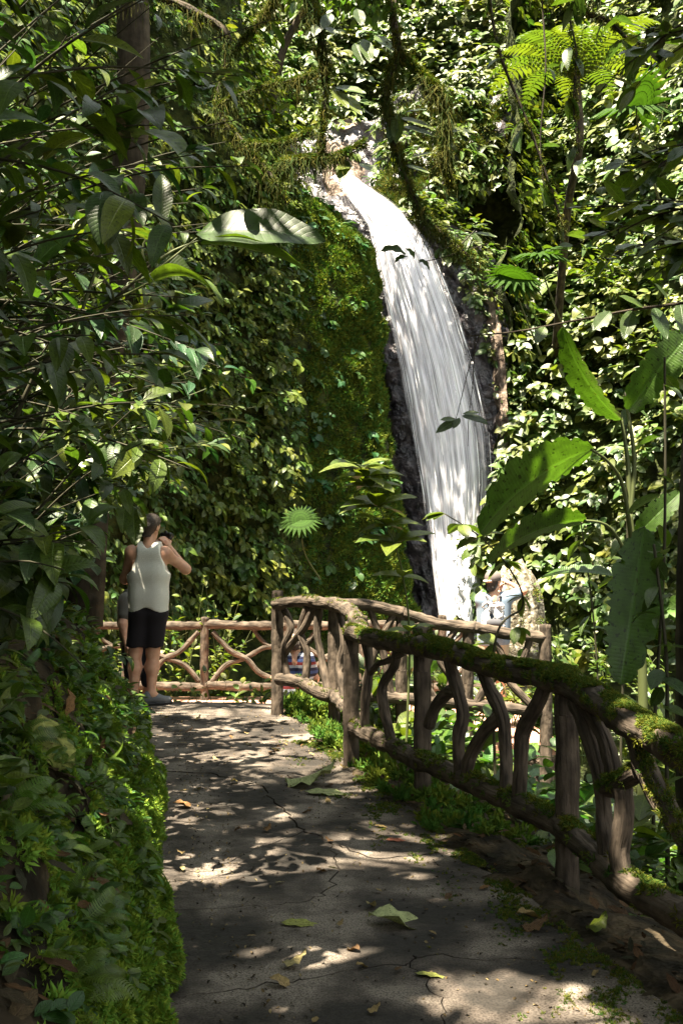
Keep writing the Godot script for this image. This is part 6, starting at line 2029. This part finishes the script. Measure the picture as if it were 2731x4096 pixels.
	var cap := part("cap", solid([[ph + Vector3(0, 0.055, 0), ph + Vector3(0, 0.06, 0) - pf * 0.02, 0.1, 0.1]], 0.008, 0.02, func(p: Vector3) -> float: return ph.y + 0.015 - p.y), plain_mat("brown cap", lin(0.12, 0.1, 0.095), 0.85), t)
	part("brim", solid([[ph + Vector3(0, 0.03, 0) - pf * 0.07, ph + Vector3(0, 0.02, 0) - pf * 0.13, 0.06, 0.05]], 0.007, 0.01, func(p: Vector3) -> float: return absf(p.y - ph.y - 0.022) - 0.009), plain_mat("pale brim", lin(0.55, 0.48, 0.44), 0.85), cap)
	part("hair", solid([[ph - pf * 0.02, ph - pf * 0.04 - Vector3(0, 0.05, 0), 0.093, 0.065]], 0.009, 0.02, func(p: Vector3) -> float: return (p - ph).dot(pf) - 0.0), hair, t)
	shoe(t, j.ankle_l, j.toe_l, shoe_grey, rubber)
	shoe(t, j.ankle_r, j.toe_r, shoe_grey, rubber)
	photo_camera(t.position + Vector3(0.2, 1.62, -0.24), pf, "black camera raised by the photographer in the cap", black)
	var pack := thing("backpack", "small white and grey backpack worn by the photographer", "backpack", t.position + Vector3(-0.03, 1.22, 0.19))
	var pale := cloth_mat("white nylon", lin(0.5, 0.5, 0.52), weave)
	var dark := cloth_mat("dark grey nylon", lin(0.08, 0.08, 0.09), weave)
	part("bag", solid([[Vector3(-0.07, 0.1, 0), Vector3(-0.08, -0.13, 0.01), 0.075, 0.085], [Vector3(0.07, 0.1, 0), Vector3(0.08, -0.13, 0.01), 0.075, 0.085]], 0.01, 0.05, func(p: Vector3) -> float: return 0.004 * noise.get_noise_3d(p.x * 9.0, p.y * 9.0, p.z * 9.0)), pale, pack)
	part("pocket", solid([[Vector3(-0.05, -0.1, 0.07), Vector3(0.05, -0.1, 0.07), 0.055, 0.055]], 0.009, 0.02), dark, pack)
	for s in [-1.0, 1.0]:
		part("strap", limb([Vector3(0.07 * s, -0.12, -0.06), Vector3(0.15 * s, 0.05, -0.12), Vector3(0.13 * s, 0.2, -0.14), Vector3(0.07 * s, 0.22, -0.06), Vector3(0.05 * s, 0.12, 0.0)], 0.017, 0.017, 6), dark, pack)

	# someone sitting on the terrace behind the fence
	t = thing("person", "person in striped shirt sitting on the terrace behind the fence", "person", Vector3(-0.55, -0.62, -13.0))
	j = {
		"head": Vector3(0.02, 0.98, 0.0), "face": Vector3(0.3, 0.1, -0.9).normalized(), "shoulder_l": Vector3(-0.15, 0.76, 0.0), "shoulder_r": Vector3(0.15, 0.76, 0.0),
		"elbow_l": Vector3(-0.24, 0.52, -0.06), "elbow_r": Vector3(0.24, 0.52, -0.06), "wrist_l": Vector3(-0.12, 0.4, -0.25), "wrist_r": Vector3(0.14, 0.4, -0.25),
		"hip_l": Vector3(-0.09, 0.3, 0.0), "hip_r": Vector3(0.09, 0.3, 0.0), "knee_l": Vector3(-0.14, 0.42, -0.38), "knee_r": Vector3(0.14, 0.42, -0.38),
		"ankle_l": Vector3(-0.12, 0.09, -0.5), "ankle_r": Vector3(0.12, 0.09, -0.5), "toe_l": Vector3(-0.14, 0.04, -0.63), "toe_r": Vector3(0.14, 0.04, -0.63),
		"grip_l": [Vector3(0.4, -0.2, -0.8), Vector3(0, 1, 0), -1.0, 0.3], "grip_r": [Vector3(-0.4, -0.2, -0.8), Vector3(0, 1, 0), 1.0, 0.3]}
	person_parts(t, j, skin)
	var stripes := Image.create(8, 64, false, Image.FORMAT_RGB8)
	for y in 64:
		var c: Color = [Color(0.6, 0.62, 0.66), Color(0.08, 0.11, 0.24), Color(0.2, 0.28, 0.46), Color(0.42, 0.12, 0.12), Color(0.55, 0.57, 0.6), Color(0.1, 0.12, 0.22), Color(0.2, 0.28, 0.46), Color(0.07, 0.08, 0.16)][(y / 8) % 8]
		for x in 8:
			stripes.set_pixel(x, y, c)
	var stm := StandardMaterial3D.new()
	stm.albedo_texture = ImageTexture.create_from_image(stripes)
	stm.roughness = 0.9
	stm.uv1_scale = Vector3(1, 1.2, 1)
	tee = []
	for s in [["shoulder_l", "hip_l", "elbow_l"], ["shoulder_r", "hip_r", "elbow_r"]]:
		tee.append([j[s[0]].lerp(Vector3(0, 0.7, 0), 0.3), j[s[1]], 0.112, 0.125])
		tee.append([j[s[0]], j[s[0]].lerp(j[s[2]], 0.6), 0.078, 0.072])
	part("striped_shirt", solid(tee, 0.013, 0.05), stm, t)
	tr = []
	for s in ["l", "r"]:
		tr.append([j["hip_" + s] - Vector3(0, 0.13, 0) + Vector3(0, 0.1, 0), j["knee_" + s], 0.12, 0.085])
	part("shorts", solid(tr, 0.013, 0.04), black_cloth, t)
	part("hair", solid([[j.head + Vector3(0, 0.035, 0), j.head - j.face * 0.05 - Vector3(0, 0.03, 0), 0.1, 0.085]], 0.01, 0.02, func(p: Vector3) -> float: return (p - Vector3(0.02, 0.98, 0)).dot(Vector3(0.3, 0.1, -0.9).normalized()) - 0.03), hair, t)
	shoe(t, j.ankle_l, j.toe_l, shoe_grey, rubber)
	shoe(t, j.ankle_r, j.toe_r, shoe_grey, rubber)
	var blk := tag(part("stone_seat", box_mesh(Vector3(0.5, 0.19, 0.42)), mats.dry_rock, self), "low stone block under the person in the striped shirt", "seat")
	blk.position = t.position + Vector3(0, 0.095, 0.02)


func photo_camera(at: Vector3, face: Vector3, label: String, mat: Material) -> void:
	var c := thing("camera_body", label, "camera", at)
	c.basis = Basis.looking_at(face, Vector3.UP)
	part("housing", solid([[Vector3(-0.045, 0.018, 0), Vector3(0.045, 0.018, 0), 0.022, 0.022], [Vector3(-0.045, -0.018, 0), Vector3(0.045, -0.018, 0), 0.022, 0.022], [Vector3(0, 0.035, 0), Vector3(0, 0.045, 0), 0.018, 0.014]], 0.005, 0.008), mat, c)
	part("lens_barrel", limb([Vector3(0, 0, -0.015), Vector3(0, 0, -0.05), Vector3(0, 0, -0.085)], 0.03, 0.031, 14, 0.0, 1.0, 0.02), mat, c)


# ---------------------------------------------------------------- fallen leaves

func fallen(label: String, group: String, at: Vector3, turn: float, size: float, key: String, mat: Material, lift := 0.006) -> void:
	var l := part("fallen_leaf", leaves[key], mat, self)
	tag(l, label, "leaf", group)
	l.transform = Transform3D(Basis(Vector3.UP, turn) * Basis(Vector3(1, 0, 0), rf(-0.12, 0.12)) * Basis.from_scale(Vector3.ONE * size), at + Vector3(0, lift, 0))


func build_litter() -> void:
	fallen("long pale leaf with browned base lying across a path crack", "", Vector3(-0.356, 0.0, -7.003), -0.25, 0.36, "curl_b", mats.dry5, 0.03)
	fallen("pale green leaf overlapping the long browned leaf on the path", "", Vector3(-0.223, 0.0, -6.741), -0.05, 0.30, "flat", mats.dry5, 0.012)
	fallen("large veined grey-green leaf lying flat on the path", "", Vector3(0.109, 0.0, -4.486), -0.08, 0.30, "curl_a", mats.dry5, 0.03)
	fallen("narrow reddish leaf lying alone on the path", "", Vector3(0.226, 0.0, -5.695), -0.1, 0.115, "flat", mats.dry6)
	fallen("long olive leaf lying straight across the path", "", Vector3(-0.244, 0.0, -4.466), 0.02, 0.16, "flat", mats.dry3)
	fallen("yellow-green leaf on the mossy edge of the path", "", Vector3(0.769, 0.0, -5.044), -0.5, 0.13, "flat", mats.dry3)
	fallen("yellow oblong leaf beside the forked crack", "", Vector3(0.26, 0.0, -3.953), -0.2, 0.115, "flat", mats.dry3)
	fallen("curled orange-brown leaf at the foot of the fence", "", Vector3(0.715, 0.0, -4.538), 0.25, 0.15, "curl_a", mats.dry0, 0.02)
	fallen("round brown leaf touching the curled orange leaf", "", Vector3(0.71, 0.0, -4.402), 0.1, 0.12, "curl_b", mats.dry4, 0.015)
	fallen("round green leaf on the dark soil by the fence", "", Vector3(0.969, 0.0, -4.378), 0.6, 0.12, "curl_b", mats.leaf3, 0.015)
	fallen("broad tan leaf on a sunlit patch above the long crack", "", Vector3(-0.214, 0.0, -4.016), 0.3, 0.10, "curl_b", mats.dry2, 0.02)
	fallen("tan leaf lying below the long crack", "", Vector3(-0.252, 0.0, -3.876), -0.35, 0.10, "curl_a", mats.dry0, 0.02)
	fallen("small pale almond-shaped leaf alone on the path", "", Vector3(-0.298, 0.0, -4.981), 0.6, 0.05, "flat", mats.dry2)
	fallen("crumpled brown leaf against the moss of the bank", "", Vector3(-0.975, 0.0, -6.414), 0.1, 0.15, "curl_a", mats.dry1, 0.02)
	fallen("curled dry leaf like a ring on the path", "", Vector3(0.111, 0.0, -4.633), 1.2, 0.08, "curl_a", mats.dry2, 0.025)
	for i in 60:
		var d := rf(3.3, 9.6)
		var l := along_table(EDGE_D, EDGE_L, d) + 0.12
		var r := along_table(EDGE_D, EDGE_R, d) - 0.05
		var x := lerpf(l, r, rng.randf())
		fallen("small brown leaf or leaf scrap scattered on the concrete path", "leaf scraps scattered on the path", Vector3(x, 0, -d), rf(0, TAU), rf(0.03, 0.085), ["curl_a", "curl_b", "flat"][i % 3], mats["dry%d" % [0, 1, 2, 4, 0][i % 5]], 0.012)
	# crumbs of bark, leaf and grit on the concrete
	var gx := []
	var gc := []
	for i in 2600:
		var d := rf(2.8, 10.2)
		var l := along_table(EDGE_D, EDGE_L, d)
		var r := along_table(EDGE_D, EDGE_R, d)
		var s := rng.randf()
		s = s if rng.randf() < 0.4 else (1.0 - absf(rng.randfn(0.0, 0.16)) if rng.randf() < 0.6 else 0.12 + absf(rng.randfn(0.0, 0.1)))
		gx.append(Transform3D(frame_of(Vector3(rf(-1, 1), rf(-0.1, 0.1), rf(-1, 1)), Vector3.UP + rv(0.3), rf(0.006, 0.022)), Vector3(lerpf(l, r, clampf(s, 0.02, 1.0)), 0.003, -d)))
		gc.append([Color(0.05, 0.035, 0.02), Color(0.16, 0.11, 0.06), Color(0.28, 0.22, 0.14), Color(0.02, 0.016, 0.012)][i % 4])
	tag(scatter("path_grit", leaves.curl_a, mats.litter, gx, gc, self), "fine crumbs of leaf and bark strewn over the concrete path", "leaf litter")
	# the big leaves caught on the bank
	var u := bank_u(4.4)
	var n := normal_at(bank, u, 0.43)
	var yl := part("fallen_leaf", leaves.curl_b, mats.dry3, self)
	tag(yl, "big ragged yellow-green leaf hanging on the dark bank", "leaf")
	yl.transform = Transform3D(frame_of(Vector3(0.35, -0.9, 0.3), n + Vector3(0, 0.1, 0.9), 0.25), Vector3(-1.033, 0.947, -3.8))
	yl.transform.basis.z *= 1.15
	for q in [[0.36, 5.2, 0.13], [0.44, 3.7, 0.10], [0.30, 6.2, 0.14], [0.40, 7.0, 0.17], [0.42, 5.0, 0.15], [0.36, 4.4, 0.11], [0.38, 8.6, 0.2]]:
		u = bank_u(q[1])
		n = normal_at(bank, u, q[0])
		var bl := part("fallen_leaf", leaves.curl_a, mats["dry%d" % [4, 4, 1][int(q[1] * 10) % 3]], self)
		tag(bl, "large shrivelled brown leaf caught among the seedlings of the bank", "leaf", "dead leaves on the bank")
		bl.transform = Transform3D(frame_of(Vector3(rf(-0.3, 0.6), -0.7, rf(-0.4, 0.8)), n, q[2]), on(bank, u, q[0], n) + n * 0.05)
